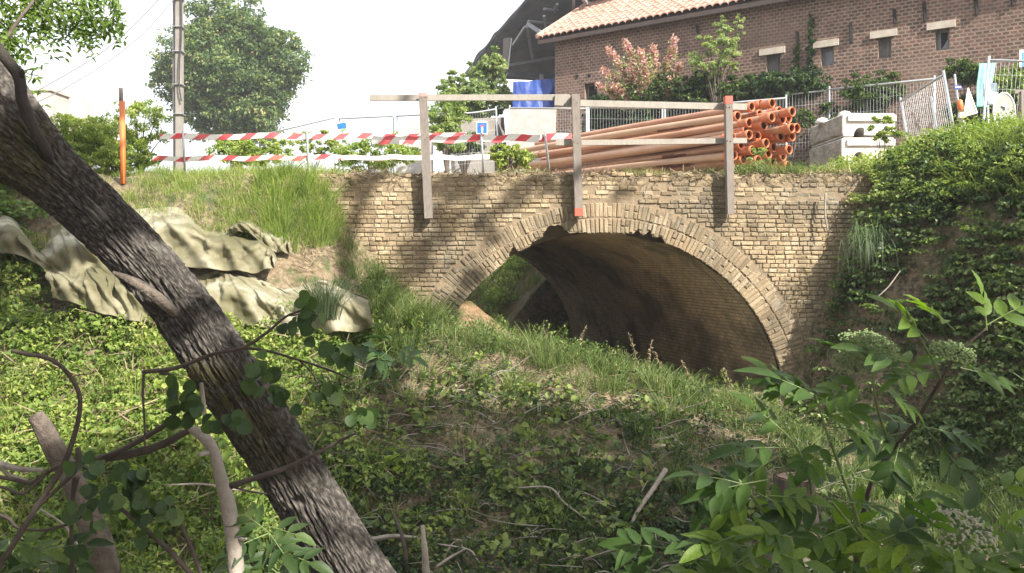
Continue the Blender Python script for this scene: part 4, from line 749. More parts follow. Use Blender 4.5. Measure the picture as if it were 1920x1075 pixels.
# ---- shrubs and trees as things
def crown(name, parent, blobs, nl, size, m, aspect=.55, tone=0, droop=.25, shell=.5, flat=.8):
    """blobs: (centre, radius); leaves in clumped shells with sky gaps"""
    lc = LC(); tot = sum(r * r for _, r in blobs)
    for c_, r in blobs:
        n = max(8, int(nl * r * r / tot)); sub = max(3, int(n / 34)); v = rdir(sub); q = RNG.uniform(shell, 1.08, sub)[:, None]; Sc = c_ + v * q * r * np.array((1, 1, flat)); k = RNG.integers(0, sub, n)
        w_ = rdir(n) * (RNG.random(n) ** .5)[:, None] * r * .36; w_[:, 2] *= .6; Q = Sc[k] + w_; D = nrm(v[k] * .6 + rdir(n) * .8 + np.array((0, 0, -droop))); U = nrm(v[k] * .5 + np.array((0, 0, .7)) + rdir(n) * .5)
        L = size * RNG.uniform(.6, 1.3, n); rr = np.clip(RNG.normal(.45, .2, n) + tone + RNG.normal(0, .13, sub)[k], 0, 1); lc.put(leaves(Q - D * L[:, None] * .4, D, U, L, L * aspect), rr)
    return lc.build(name, m, parent)
def blobset(px, py, Y, rx, ry, n, r, dz=None):
    """n lumps spread through an ellipsoid of pixel radii rx, ry at depth Y"""
    out = []; dz = dz or rx / F * Y * .8
    for i in range(n):
        g = i * 2.39996; zq = 1 - 2 * (i + .5) / n; s_ = math.sqrt(1 - zq * zq); q = random.uniform(.55, .9)
        out.append((at(px, py, Y) + np.array((math.cos(g) * s_ * rx / F * Y * q, math.sin(g) * s_ * dz * q, zq * ry / F * Y * q)), r * random.uniform(.7, 1.3)))
    return out
def limbs(name, parent, base, tips, r0, m=None, k=5):
    mb = MB()
    for t in tips:
        mid = base * .5 + t * .5 + np.array((0, 0, .12 * np.linalg.norm(t - base))) ; pts = crom([base, base * .75 + mid * .25, mid, t], k); mb.tube(pts, np.linspace(r0, r0 * .12, len(pts)), 7, .5)
    return mb.build(name, m or M_BARKG, parent)
def shrub(nm, label, cat, blobs, nl, size, m, base, aspect=.6, tone=0, r0=.03, droop=.2, group=None, shell=.45, nb=9):
    o = empty(nm, base, label, cat, group); crown('foliage', o, blobs, nl, size, m, aspect, tone, droop, shell)
    limbs('stems', o, np.array(base, float), [b_[0] for b_ in blobs[:nb]], r0); return o
ML_TREE = leafmat("tree_leaf", [(0, (.04, .08, .035)), (.5, (.10, .165, .06)), (.8, (.22, .27, .09)), (1, (.42, .38, .17))], .42, .5)
Y = 36; o = empty('round_tree', at(435, 330, Y), 'big dense round-crowned tree standing behind the utility pole', 'tree')
bs = blobset(434, 148, Y, 108, 116, 46, .95) + blobset(420, 40, Y, 62, 40, 8, .8) + blobset(515, 110, Y, 50, 70, 8, .8) + blobset(345, 150, Y, 42, 55, 8, .7) + blobset(450, 225, Y, 80, 25, 8, .6) + blobset(430, 130, Y, 60, 60, 8, 1.1)
crown('crown', o, bs, 85000, .15, ML_TREE, .55, 0, .2, .62, .75); mb = MB(); P, R = pxline([(440, 345, Y, 9), (438, 250, Y, 7), (430, 150, Y, 4), (425, 60, Y, 1.5)]); mb.tube(P, R, 10); mb.build('trunk', M_BARKG, o); limbs('limbs', o, at(438, 240, Y), [b_[0] for b_ in bs[::4]], .16)
# left bushes along the plateau
shrub('elder_bush', 'bright spreading bush left of the orange marker post', 'bush', blobset(150, 262, 10.2, 95, 52, 16, .2), 14000, .038, ML_SUNL, at(150, 335, 10.2), .45, .25)
shrub('elder_bush', 'airy bush right of the orange marker post with sky showing through', 'bush', blobset(262, 235, 10.4, 55, 62, 12, .16), 3600, .040, ML_SUNL, at(262, 335, 10.4), .4, .25, .02, shell=.1)
shrub('leafy_bush', 'dense low bush right behind the orange marker post foot', 'bush', blobset(215, 298, 10.0, 85, 26, 12, .16), 8000, .036, ML_SUNL, at(215, 335, 10.0), .45, .2)
shrub('leafy_bush', 'lime green bush between the two barrier boards under the round tree', 'bush', blobset(480, 285, 12.5, 75, 22, 11, .18), 5200, .05, ML_BRIGHT, at(480, 325, 12.5), .5, .3, .008)
shrub('leafy_bush', 'thin pale bush between the round tree and the tilted blue sign', 'bush', blobset(590, 268, 14, 50, 26, 9, .16), 1800, .05, ML_BRIGHT, at(590, 325, 14), .5, .3, .008, shell=.1)
shrub('leafy_bush', 'green bush under the tilted blue sign behind the barrier boards', 'bush', blobset(700, 290, 13, 95, 26, 14, .2), 6500, .045, ML_BRIGHT, at(690, 325, 13), .5, .2, .008)
shrub('leafy_bush', 'tall leafy bush just right of the first timber post', 'bush', blobset(838, 232, 16, 28, 48, 10, .24), 5200, .06, ML_PALE_, at(838, 330, 16), .5, .12)
shrub('leafy_bush', 'low lime green bush at the left end of the pipe heap', 'bush', blobset(955, 292, 11.6, 45, 20, 10, .12), 3800, .055, ML_BRIGHT, at(955, 328, 11.6), .45, .35)
shrub('leafy_bush', 'dark green bush low behind the square blue sign', 'bush', blobset(870, 272, 17.5, 45, 18, 8, .2), 1800, .08, ML_MID, at(870, 330, 17.5), .5, 0)
ML_PALE = leafmat("pale_green_leaf", [(0, (.10, .15, .06)), (.4, (.22, .30, .13)), (.8, (.36, .42, .20)), (1, (.50, .52, .30))], .5)
Y = 21.5; o = empty('young_tree', at(885, 330, Y), 'young pale green tree left of the blue tarpaulin and below the open shed', 'tree')
bs = blobset(878, 190, Y, 55, 48, 16, .36) + blobset(915, 125, Y, 30, 28, 8, .3) + blobset(850, 150, Y, 16, 18, 5, .22) + blobset(935, 180, Y, 22, 40, 7, .26); crown('crown', o, bs, 15000, .09, ML_PALE, .55, 0, .2, .35); mb = MB(); P, R = pxline([(887, 335, Y, 4), (885, 240, Y, 3), (895, 150, Y, 1)]); mb.tube(P, R, 8); mb.build('trunk', M_BARKG, o); limbs('limbs', o, at(886, 250, Y), [b_[0] for b_ in bs[::3]], .05)
# barn side shrubs
def wallY(px, d=.5): t, _ = onwall(px, 200); return C0[1] + dw[1] * t - d
ML_PINK = leafmat("pink_blossom", [(0, (.34, .16, .17)), (.3, (.52, .28, .30)), (.7, (.64, .40, .42)), (1, (.70, .54, .52))], .35)
Yb = wallY(1215, 1.0); o = empty('blossom_tree', at(1225, 300, Yb), 'small blossom tree with pink flowering branches in front of the barn', 'tree'); base = at(1235, 300, Yb)
tips = [(1140, 92), (1172, 78), (1130, 130), (1150, 160), (1120, 158), (1200, 95), (1225, 88), (1265, 72), (1250, 110), (1205, 130), (1180, 125), (1275, 120), (1180, 150), (1225, 140), (1260, 150)]
lb = LC(); lg = LC(); mb = MB()
for tx, ty in tips:
    t3 = at(tx, ty, Yb + random.uniform(-.5, .4)); pts = crom([base, base * .6 + t3 * .4 + (0, 0, .25), base * .25 + t3 * .75 + (0, 0, .2), t3], 8); mb.tube(pts, np.linspace(.035, .006, len(pts)), 6, .5)
    for lcx, f0, n_l, cs, sp in ((lb, .45, 620, .042, .10), (lg, .25, 150, .06, .20)):
        u = RNG.uniform(f0, 1 if lcx is lb else .8, n_l) * (len(pts) - 1); i0 = np.clip(u.astype(int), 0, len(pts) - 2); Q = pts[i0] + (pts[i0 + 1] - pts[i0]) * (u - i0)[:, None] + rdir(n_l) * sp * RNG.random((n_l, 1)); lcx.put(leaves(Q, rdir(n_l), rdir(n_l, .5), cs * RNG.uniform(.7, 1.4, n_l), cs * .8), RNG.random(n_l))
mb.build('branches', M_BARKG, o); lb.build('blossom', ML_PINK, o); lg.build('leaves', ML_PALE, o); crown('lower_foliage', o, blobset(1225, 175, Yb, 62, 25, 8, .25), 6000, .055, ML_MID, .5, 0)
Yb = wallY(1350, .8); shrub('pale_shrub', 'tall thin shrub with pale leaves right of the blossom tree', 'shrub', blobset(1345, 100, Yb, 45, 55, 16, .2) + blobset(1385, 45, Yb, 10, 25, 4, .12) + blobset(1350, 45, Yb, 14, 18, 3, .1), 5200, .055, ML_PALE, at(1345, 230, Yb), .5, .15, .03, shell=.1, nb=16)
for (cx, cy, rx, ry, nb_, nl, lb_) in ((1305, 172, 40, 30, 12, 4200, 'dark evergreen shrub between the blossom tree and the pale shrub'), (1400, 176, 56, 26, 14, 4600, 'dark shrub mass under the pale shrub against the barn'), (1480, 160, 58, 24, 12, 4800, 'dark ivy shrub below the first small barn window'), (1150, 220, 60, 40, 12, 5200, 'dark shrub right of the middle timber post behind the fence'), (1250, 215, 70, 36, 12, 5200, 'dark leafy shrub low behind the pipe heap')):
    Yb = wallY(cx, .75); shrub('dark_shrub', lb_, 'shrub', blobset(cx, cy, Yb, rx, ry, nb_, .25, .2), int(nl * 1.5), .06, (ML_DARK if cx < 1290 or cx > 1450 else ML_MID), at(cx, 330, Yb), .65, .05, .03, group='dark shrubs along the foot of the barn')
for (cx, cy, rx, ry, nl, lb_) in ((1640, 172, 62, 22, 3600, 'green shrub behind the long fence panel by the blocks'), (1600, 230, 110, 40, 6500, 'leafy shrub low behind the white concrete blocks'), (1815, 135, 26, 12, 1500, 'small dark shrub at the barn foot above the triangular sign'), (1900, 165, 50, 30, 3500, 'bright shrub behind the nearest fence panel'), (1830, 215, 50, 45, 4200, 'climbing weeds behind the triangular sign')):
    Yb = wallY(cx, .3) if cx < 1700 else 13.9; shrub('green_shrub', lb_, 'shrub', blobset(cx, cy, Yb, rx, ry, 12, .22, .12), int(nl * 1.7), .052, ML_MID if cx != 1900 else ML_BRIGHT, at(cx, 330, Yb), .6, .1, .02)
for cx, y0, y1, w_, lb_ in ((1520, 30, 170, 13, 'tall thin ivy climbing the barn wall left of the second window'), (1493, 85, 170, 10, 'shorter thin ivy climbing the barn wall right of the first window')):
    o = empty('climbing_ivy', at(cx, 200, wallY(cx, 0)), lb_, 'ivy'); bl_ = [(at(cx + random.uniform(-3, 3), yy_, wallY(cx, .06)), (w_ * (.35 + .65 * (yy_ - y0) / (y1 - y0))) / F * 16) for yy_ in np.linspace(y0, y1, 22)]; crown('foliage', o, bl_, 1500, .06, ML_DARK, .7, .1, .2, .2); mb = MB(); P, R = pxline([(cx, 200, wallY(cx, .05), 1.2), (cx, (y0 + y1) / 2, wallY(cx, .05), .8), (cx, y0 - 5, wallY(cx, .05), .4)]); mb.tube(P, R, 5); mb.build('stem', M_BARKG, o)
shrub('willow_sapling', 'pale sapling growing in front of the white concrete blocks', 'sapling', blobset(1655, 240, 11.5, 24, 34, 9, .1), 900, .07, ML_BRIGHT, at(1655, 330, 11.5), .3, .3, .01, shell=.1)
shrub('weed_clump', 'flowering weeds in front of the open pipe ends', 'weeds', blobset(1425, 295, 10.1, 22, 26, 9, .07), 700, .034, ML_PALE, at(1422, 325, 10.1), .6, .2, .004, shell=.1)
# greenery behind the tunnel and on its far bank
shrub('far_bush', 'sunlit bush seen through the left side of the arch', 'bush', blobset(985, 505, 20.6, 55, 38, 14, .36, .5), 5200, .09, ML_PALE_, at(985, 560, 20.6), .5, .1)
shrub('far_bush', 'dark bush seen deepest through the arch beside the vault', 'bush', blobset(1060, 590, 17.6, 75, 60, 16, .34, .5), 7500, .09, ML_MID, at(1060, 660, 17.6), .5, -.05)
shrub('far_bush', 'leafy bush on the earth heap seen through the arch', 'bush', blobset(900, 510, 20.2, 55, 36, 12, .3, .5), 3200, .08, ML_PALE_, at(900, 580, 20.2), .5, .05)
# single clumps that read as things
def clumpthing(nm, label, base, n, H, W, sp, bend, m, tone=0, cat='grass clump'):
    lc = LC(); tufts(lc, np.array([base]), n, H, W, sp, bend, tone); return tag(lc.build(nm, m), label, cat)
clumpthing('grass_clump', 'tall dark rushy grass clump beside the right end of the lower tarp', at(607, 596, 7.75), 520, .58, .005, .15, .6, leafmat("rush", [(0, (.03, .05, .025)), (1, (.12, .16, .08))], .2), 0)
Pb = at(1632, 448, 8.98); n = 230; D = np.stack([RNG.normal(-.1, .75, n), RNG.normal(-.6, .35, n), 0 * np.ones(n)], 1); B = Pb + RNG.normal(size=(n, 3)) * (.11, .07, .09); h = RNG.uniform(.10, .50, n)[:, None]
V0 = [B + D * h * .0]; S = nrm(np.stack([-D[:, 1], D[:, 0], 0 * D[:, 0]], 1)) * .0026; Z = np.array((0, 0, 1.)); pts = [B, B + D * h * .25 + Z * h * .16, B + D * h * .5 - Z * h * .2, B + D * h * .62 - Z * h * .8]; V = np.stack([pts[0] - S, pts[0] + S, pts[1] + S, pts[1] - S, pts[2] + S * .7, pts[2] - S * .7, pts[3] + S * .1, pts[3] - S * .1], 1).reshape(-1, 3); i = np.arange(n)[:, None] * 8
Fa = np.concatenate([i + np.array([[0, 1, 2, 3]]), i + np.array([[3, 2, 4, 5]]), i + np.array([[5, 4, 6, 7]])], 1).reshape(-1, 4); tag(npmesh('hanging_grass', V, Fa, leafmat("hanging_grass", [(0, (.05, .09, .04)), (1, (.17, .23, .12))], .3), None, np.repeat(RNG.random(n), 3)), 'long pale grass clump hanging down the right bank beside the wall', 'grass clump')
# ---------------------------------------------------------------- leaning trunk in front
M_LOG = simple("rotting_bark", (.20, .165, .135), (.07, .055, .045), 18, .95, 1, .015)
M_BARK, n, l, b, o = mat("furrowed_bark"); v = uvn(n); p = pos(n)
f0 = noise(n, l, p, 9, 3, .6); av = n.new("ShaderNodeVectorMath"); av.operation = 'MULTIPLY_ADD'; cb_ = n.new("ShaderNodeTexNoise"); cb_.inputs['Scale'].default_value = 11; cb_.inputs['Detail'].default_value = 4; l.new(p, cb_.inputs['Vector']); l.new(cb_.outputs['Color'], av.inputs[0]); av.inputs[1].default_value = (1.5, 1.1, 0); l.new(mapping(n, l, v, (58, 21, 1)), av.inputs[2])
vo = n.new("ShaderNodeTexVoronoi"); vo.feature = 'DISTANCE_TO_EDGE'; vo.voronoi_dimensions = '2D'; vo.inputs['Scale'].default_value = 1; l.new(av.outputs[0], vo.inputs['Vector'])
fq = n.new("ShaderNodeMath"); fq.operation = 'MULTIPLY_ADD'; l.new(vo.outputs['Distance'], fq.inputs[0]); fq.inputs[1].default_value = .75; hf = n.new("ShaderNodeMath"); hf.operation = 'MULTIPLY'; l.new(noise(n, l, p, 45, 5, .75), hf.inputs[0]); hf.inputs[1].default_value = .62; l.new(hf.outputs[0], fq.inputs[2]); f1 = fq.outputs[0]; f2 = noise(n, l, p, 120, 5, .7)
c = ramp(n, l, f1, [(.27, (.03, .026, .023)), (.42, (.07, .061, .054)), (.7, (.18, .16, .143))]); c = mix(n, l, ramp(n, l, noise(n, l, p, 6, 5, .7), [(.55, (0, 0, 0)), (.7, (.5,) * 3)]), c, (.30, .28, .25))
a = n.new("ShaderNodeAttribute"); a.attribute_name = 'moss'; ms = n.new("ShaderNodeMath"); ms.operation = 'MULTIPLY'; l.new(a.outputs['Fac'], ms.inputs[0]); l.new(ramp(n, l, noise(n, l, p, 16, 6, .7), [(.38, (0, 0, 0)), (.55, (1, 1, 1))]), ms.inputs[1])
c = mix(n, l, ms.outputs[0], c, ramp(n, l, noise(n, l, p, 70, 3), [(.35, (.035, .032, .012)), (.65, (.095, .085, .03))])); l.new(c, b.inputs['Base Color']); b.inputs['Roughness'].default_value = .93
ad = n.new("ShaderNodeMath"); ad.operation = 'MULTIPLY_ADD'; l.new(f2, ad.inputs[0]); ad.inputs[1].default_value = .25; l.new(f1, ad.inputs[2]); bump(n, l, b, ad.outputs[0], 1, .02)
tree = empty('leaning_tree', at(760, 1300, 2.9), 'thick furrowed tree trunk leaning across the left foreground', 'tree')
P, R = pxline([(-330, 20, 3.9, 150), (-180, 90, 3.6, 130), (-75, 190, 3.4, 112), (18, 262, 3.3, 82), (104, 334, 3.25, 60), (209, 430, 3.2, 53), (318, 548, 3.12, 49), (424, 702, 3.05, 52), (492, 802, 3.0, 53), (558, 902, 2.95, 54), (650, 1052, 2.9, 58), (745, 1210, 2.85, 68), (840, 1390, 2.8, 85)], 34)
def barkd(T, L):
    s = 1.2; u = np.cos(T) * s; v_ = np.sin(T) * s; w_ = (fbm(u * 2, v_ * 2, L * 7 + 3, 2) - .5) * 1.6; k = vnoise(u * 11 + 3 + w_, v_ * 11 + w_, L * 8); k2 = vnoise(u * 17 + w_, v_ * 17 + 5, L * 13); rid = 1 - np.abs(2 * k - 1); rid2 = 1 - np.abs(2 * k2 - 1)
    return (sstep(.55, 1, rid) * -.018 + sstep(.6, 1, rid2) * -.008 + .005) + (fbm(u, v_, L * 1.1, 3) - .5) * .035
tk = bigtube('trunk', P, R, 230, barkd, M_BARK, tree)
# moss attribute in patches
co = np.zeros(len(tk.data.vertices) * 3, dtype=np.float32); tk.data.vertices.foreach_get('co', co); co = co.reshape(-1, 3); px, py = proj(co)
mo = sstep(640, 720, py) * sstep(930, 840, py) * sstep(545 + 0 * px, 455, px - (py - 760) * .66) + .9 * sstep(130, 60, px) * sstep(190, 250, py) * sstep(420, 360, py); a = tk.data.attributes.new('moss', 'FLOAT', 'POINT'); a.data.foreach_set('value', np.clip(mo, 0, 1).astype(np.float32))
mb = MB(); P, R = pxline([(345, 600, 3.04, 5), (320, 580, 3.0, 9), (285, 552, 2.97, 9), (245, 526, 2.97, 7), (212, 511, 2.98, 2.5)], 6); mb.tube(P, R, 16, None, True, 1.3, vs=1); mb.build('broken_stub', M_LOG, tree)
mb = MB(); P, R = pxline([(-60, 20, 3.06, 9), (0, 98, 3.08, 10), (34, 142, 3.10, 10), (42, 190, 3.10, 10), (62, 240, 3.11, 10), (88, 285, 3.13, 9), (98, 312, 3.17, 7)], 8); mb.tube(P, R, 12, None, True, .4); P, R = pxline([(38, 150, 3.1, 5), (42, 138, 3.09, 4), (42, 130, 3.09, 2)], 4); mb.tube(P, R, 8)
mb.build('side_branch', simple("dark_bark", (.04, .032, .028), (.02, .016, .014), 20, .9, .5), tree)
mb = MB(); P, R = pxline([(-10, 110, 3.6, 6), (12, 72, 3.62, 4.5), (36, 36, 3.65, 3), (60, 5, 3.7, 3), (90, -40, 3.8, 2)], 6); mb.tube(P, R, 8)
lf = LC()
def spray(mb, lf, tw, Y, n_l, size, hang=.5, r=1.0):
    P, R = pxline([(x, y, Y + random.uniform(-.08, .08), r) for x, y in tw], 6); mb.tube(P, R, 5, .5); N = len(P)
    for i in range(1, N):
        for s in (-1, 1):   # pinnate leaves hanging off the twig
            if random.random() < .52: continue
            d = nrm(np.array((random.uniform(-.7, .7), random.uniform(-.5, .5), -hang + random.uniform(-.5, .5)))); q = P[i] + d * np.linspace(.015, size * 3.2, n_l)[:, None]; q[:, 2] -= np.linspace(0, 1, n_l) ** 2 * size * .6
            for sg in (-1, 1):
                side = nrm(np.cross(d, (0, 1, .3))) * sg; D = nrm(np.tile(side * .8 + d * .45, (n_l, 1)) + RNG.normal(size=(n_l, 3)) * .15); lf.put(leaves(q, D, np.tile((.2, -.5, .8), (n_l, 1)) + RNG.normal(size=(n_l, 3)) * .4, size * RNG.uniform(.7, 1.1, n_l), size * .42), np.clip(RNG.normal(.45, .2, n_l), 0, 1))
for tw in ([(60, 5), (110, 15), (160, 30), (205, 35)], [(60, 5), (95, 30), (125, 60)], [(40, -20), (110, -12), (180, -5), (222, 8)], [(20, -30), (80, -25), (130, -10), (170, 25), (185, 55)], [(-20, -10), (10, 5), (30, 20)], [(-20, 20), (5, 45), (18, 62)], [(150, -30), (190, -20), (215, 0)], [(60, -20), (75, 20), (85, 55)], [(0, -20), (50, -5), (100, 5), (150, 10)], [(100, 0), (140, 35), (160, 60)]):
    spray(mb, lf, tw, 3.8, 5, .036)
spray(mb, lf, [(5, 140), (22, 68), (30, 78)], 3.5, 4, .04); spray(mb, lf, [(30, 120), (52, 138), (72, 142)], 3.45, 3, .035); spray(mb, lf, [(0, 92), (14, 76), (20, 70)], 3.5, 3, .04)
mb.build('leafy_twigs', M_BARKG, tree); lf.build('foliage', leafmat("backlit_leaf", [(0, (.07, .12, .03)), (.5, (.16, .25, .06)), (1, (.32, .40, .14))], .5), tree)
# ---------------------------------------------------------------- dead branches in front
M_WHITEB = simple("bare_grey_wood", (.33, .29, .25), (.20, .17, .145), 16, .85, .6, .008); M_DKB = simple("brown_branch", (.085, .065, .052), (.04, .03, .026), 22, .9, .6, .006)
def branch(name, label, m, segs, cat='branch', grp=None, jit=.35, n=10, parts='twig'):
    if len(segs) == 1:
        P, R = pxline(segs[0], 7); mb = MB(); mb.tube(P, R, n, .5, True, jit); return tag(mb.build(name, m), label, cat, grp)
    o = empty(name, at(*segs[0][0][:3]), label, cat, grp)
    for k, s in enumerate(segs): P, R = pxline(s, 7); mb = MB(); mb.tube(P, R, n if k == 0 else 7, .5, True, jit); mb.build('limb' if k == 0 else parts, m, o)
    return o
br_ = branch('bare_branch', 'pale bare upright branch with a knobbly bend left of the leaning trunk', M_WHITEB, [
 [(450, 1120, 2.55, 15), (443, 1060, 2.55, 15), (436, 1000, 2.55, 14), (428, 950, 2.56, 14), (412, 890, 2.56, 11), (402, 850, 2.57, 10), (385, 822, 2.57, 10), (364, 808, 2.58, 8), (355, 800, 2.58, 6)], [(398, 848, 2.57, 5), (385, 850, 2.55, 5), (372, 853, 2.52, 4)], [(446, 1010, 2.55, 5), (456, 1012, 2.53, 4), (462, 1010, 2.52, 2)],
 [(382, 815, 2.57, 5), (384, 780, 2.58, 4), (380, 745, 2.58, 5), (378, 718, 2.58, 3)]])
branch('fallen_branch', 'forked brown branch reaching left from the pale upright branch', M_DKB, [
 [(358, 806, 2.59, 6), (300, 835, 2.6, 7.5), (250, 850, 2.6, 8), (215, 856, 2.6, 8), (178, 862, 2.6, 6)], [(180, 862, 2.6, 6), (225, 845, 2.58, 5.5), (285, 812, 2.56, 5.5), (322, 785, 2.55, 5), (330, 750, 2.54, 4.5), (318, 704, 2.53, 3.5)], [(178, 862, 2.6, 5), (150, 868, 2.6, 5), (120, 872, 2.61, 5), (90, 885, 2.62, 4), (60, 905, 2.62, 4), (20, 898, 2.62, 4), (-30, 890, 2.62, 4)]])
branch('curved_branch', 'thin dark branch curling up at the far left and running down to the corner', M_DKB, [
 [(22, 658, 2.5, 3), (48, 664, 2.5, 4), (90, 672, 2.5, 4), (125, 697, 2.5, 4), (148, 738, 2.5, 4), (148, 780, 2.5, 4), (135, 830, 2.5, 4.5), (115, 880, 2.5, 5), (72, 945, 2.48, 5), (38, 1000, 2.46, 5.5), (-10, 1075, 2.44, 6)], [(146, 840, 2.5, 5), (148, 870, 2.5, 6), (120, 905, 2.5, 4), (72, 950, 2.48, 3)], [(148, 872, 2.5, 4), (185, 885, 2.5, 3), (230, 888, 2.5, 3), (262, 900, 2.5, 2)], [(-20, 960, 2.5, 3.5), (15, 972, 2.5, 3.5), (35, 990, 2.5, 3), (80, 994, 2.5, 2.5), (130, 982, 2.5, 2.5), (163, 962, 2.5, 2)], [(-20, 912, 2.5, 3), (10, 915, 2.5, 3), (40, 926, 2.5, 3), (70, 905, 2.5, 3), (92, 880, 2.5, 3)]])
branch('grey_limb', 'short grey limb entering from the left edge', M_WHITEB, [[(-40, 865, 2.7, 9), (5, 872, 2.7, 7), (40, 880, 2.7, 5), (80, 882, 2.7, 4)], [(0, 870, 2.7, 5), (15, 890, 2.7, 4), (50, 902, 2.7, 4)]])
branch('slanting_branch', 'slender dark branch crossing the trunk up to the right', M_DKB, [[(432, 912, 2.5, 6), (480, 896, 2.5, 5), (530, 880, 2.5, 4.5), (590, 852, 2.5, 3.5), (635, 828, 2.5, 3), (668, 812, 2.5, 2)], [(440, 915, 2.5, 2), (470, 922, 2.52, 2), (500, 926, 2.53, 1.5)]])
asp = branch('aspen_twig', 'dark twig with round leaves arching across the trunk', M_DKB, [
 [(268, 700, 2.45, 3), (275, 697, 2.45, 4), (330, 690, 2.45, 4), (400, 664, 2.45, 3.5), (455, 652, 2.45, 3.5), (500, 624, 2.45, 2.8), (540, 592, 2.45, 2.2), (590, 576, 2.45, 1.6)], [(455, 652, 2.45, 3), (500, 658, 2.44, 2.6), (560, 675, 2.43, 2.3), (620, 695, 2.42, 2), (660, 712, 2.41, 1.4)], [(270, 700, 2.45, 3), (268, 740, 2.45, 2.5), (271, 790, 2.45, 2.2), (272, 850, 2.45, 1.6)], [(540, 592, 2.45, 1.5), (580, 590, 2.45, 1.2), (620, 600, 2.45, 1)], [(560, 675, 2.43, 1.6), (585, 700, 2.43, 1.2), (600, 735, 2.43, 1)], [(300, 700, 2.45, 3.5), (318, 702, 2.45, 3), (325, 715, 2.45, 3), (330, 745, 2.45, 3)]])
lf = LC()
def roundleaf(lf, px, py, Y, s):
    """nearly round leaf fans built from the six-point leaf pair"""
    P = at(px, py, Y)[None]; D = nrm(np.array([[random.uniform(-1, 1), random.uniform(-.8, .5), -.8]])); U = nrm(np.array([[random.uniform(-1.4, 1.4), -1, random.uniform(-.6, 1.6)]])); S = nrm(np.cross(D, U)); U2 = np.cross(S, D); k = 12; t = np.linspace(0, 2 * math.pi, k, endpoint=False)
    V = P + D * s * .5 + (S * np.cos(t)[:, None] * .52 + D * np.sin(t)[:, None] * .5) * s * (1 + .05 * np.cos(3 * t + 1)[:, None] + (.16 * np.maximum(0, np.sin(t)) ** 8)[:, None]) + U2 * (np.abs(np.cos(t)) * .2 * s)[:, None]; c_ = P + D * s * .45
    V = np.concatenate([V, c_]); Fa = np.array([[12, i, (i + 1) % 12, (i + 2) % 12] for i in range(0, 12, 2)]); lf.put((V, Fa), np.array([min(1, max(0, random.gauss(.45, .2)))]), 6)
for cx, cy, rr, nn in ((350, 770, 26, 12), (412, 795, 28, 9), (500, 700, 22, 11), (515, 750, 22, 8), (612, 742, 16, 6), (640, 672, 24, 10), (685, 780, 18, 8), (598, 598, 30, 12), (205, 930, 30, 14), (262, 930, 28, 14), (305, 960, 24, 10), (245, 890, 24, 8), (165, 875, 20, 6), (170, 960, 24, 8), (345, 735, 16, 6), (560, 610, 14, 5), (280, 990, 20, 6)):
    for _ in range(nn): roundleaf(lf, cx + random.gauss(0, rr * .8), cy + random.gauss(0, rr * .6) - 12, 2.42 + random.uniform(-.07, .07), random.uniform(.030, .048))
ML_ASP = leafmat("aspen_leaf", [(0, (.02, .04, .016)), (.5, (.04, .08, .024)), (1, (.10, .16, .05))], .3, .5); lf.build('round_leaves', ML_ASP, asp)
branch('broken_log', 'thick broken log with peeling bark standing at the lower left', M_LOG, [[(66, 778, 3.1, 14), (80, 800, 3.1, 17), (104, 845, 3.1, 19), (135, 900, 3.1, 20), (160, 955, 3.1, 22), (182, 1010, 3.1, 24), (200, 1080, 3.1, 27)]], 'log', None, .3, 18)
branch('dark_stick', 'longer dark stick slanting down to the right beside the round leaves', M_DKB, [[(214, 942, 2.5, 4), (240, 965, 2.5, 4), (275, 995, 2.5, 4.5), (320, 1035, 2.5, 4.5), (365, 1085, 2.5, 5)]])
branch('dark_stick', 'shorter dark stick just left of the pale upright branch', M_DKB, [[(320, 940, 2.52, 4), (340, 985, 2.52, 4), (360, 1030, 2.52, 4), (380, 1085, 2.52, 4)]])
branch('dark_stick', 'thin upright stick in front of the broken log', M_DKB, [[(143, 895, 2.55, 6), (137, 930, 2.55, 4), (134, 990, 2.55, 3.5), (137, 1085, 2.55, 4)]])
branch('pale_stick', 'thin pale twig low between the broken log and the pale branch', M_WHITEB, [[(75, 955, 4.4, 2), (120, 985, 4.4, 2), (150, 1030, 4.4, 2), (170, 1060, 4.4, 1.5)]])
branch('pale_stick', 'thin pale twig touching the left side of the leaning trunk', M_WHITEB, [[(310, 910, 4.2, 1.5), (380, 908, 4.2, 2), (440, 918, 4.2, 2), (500, 925, 4.2, 1.5)]])
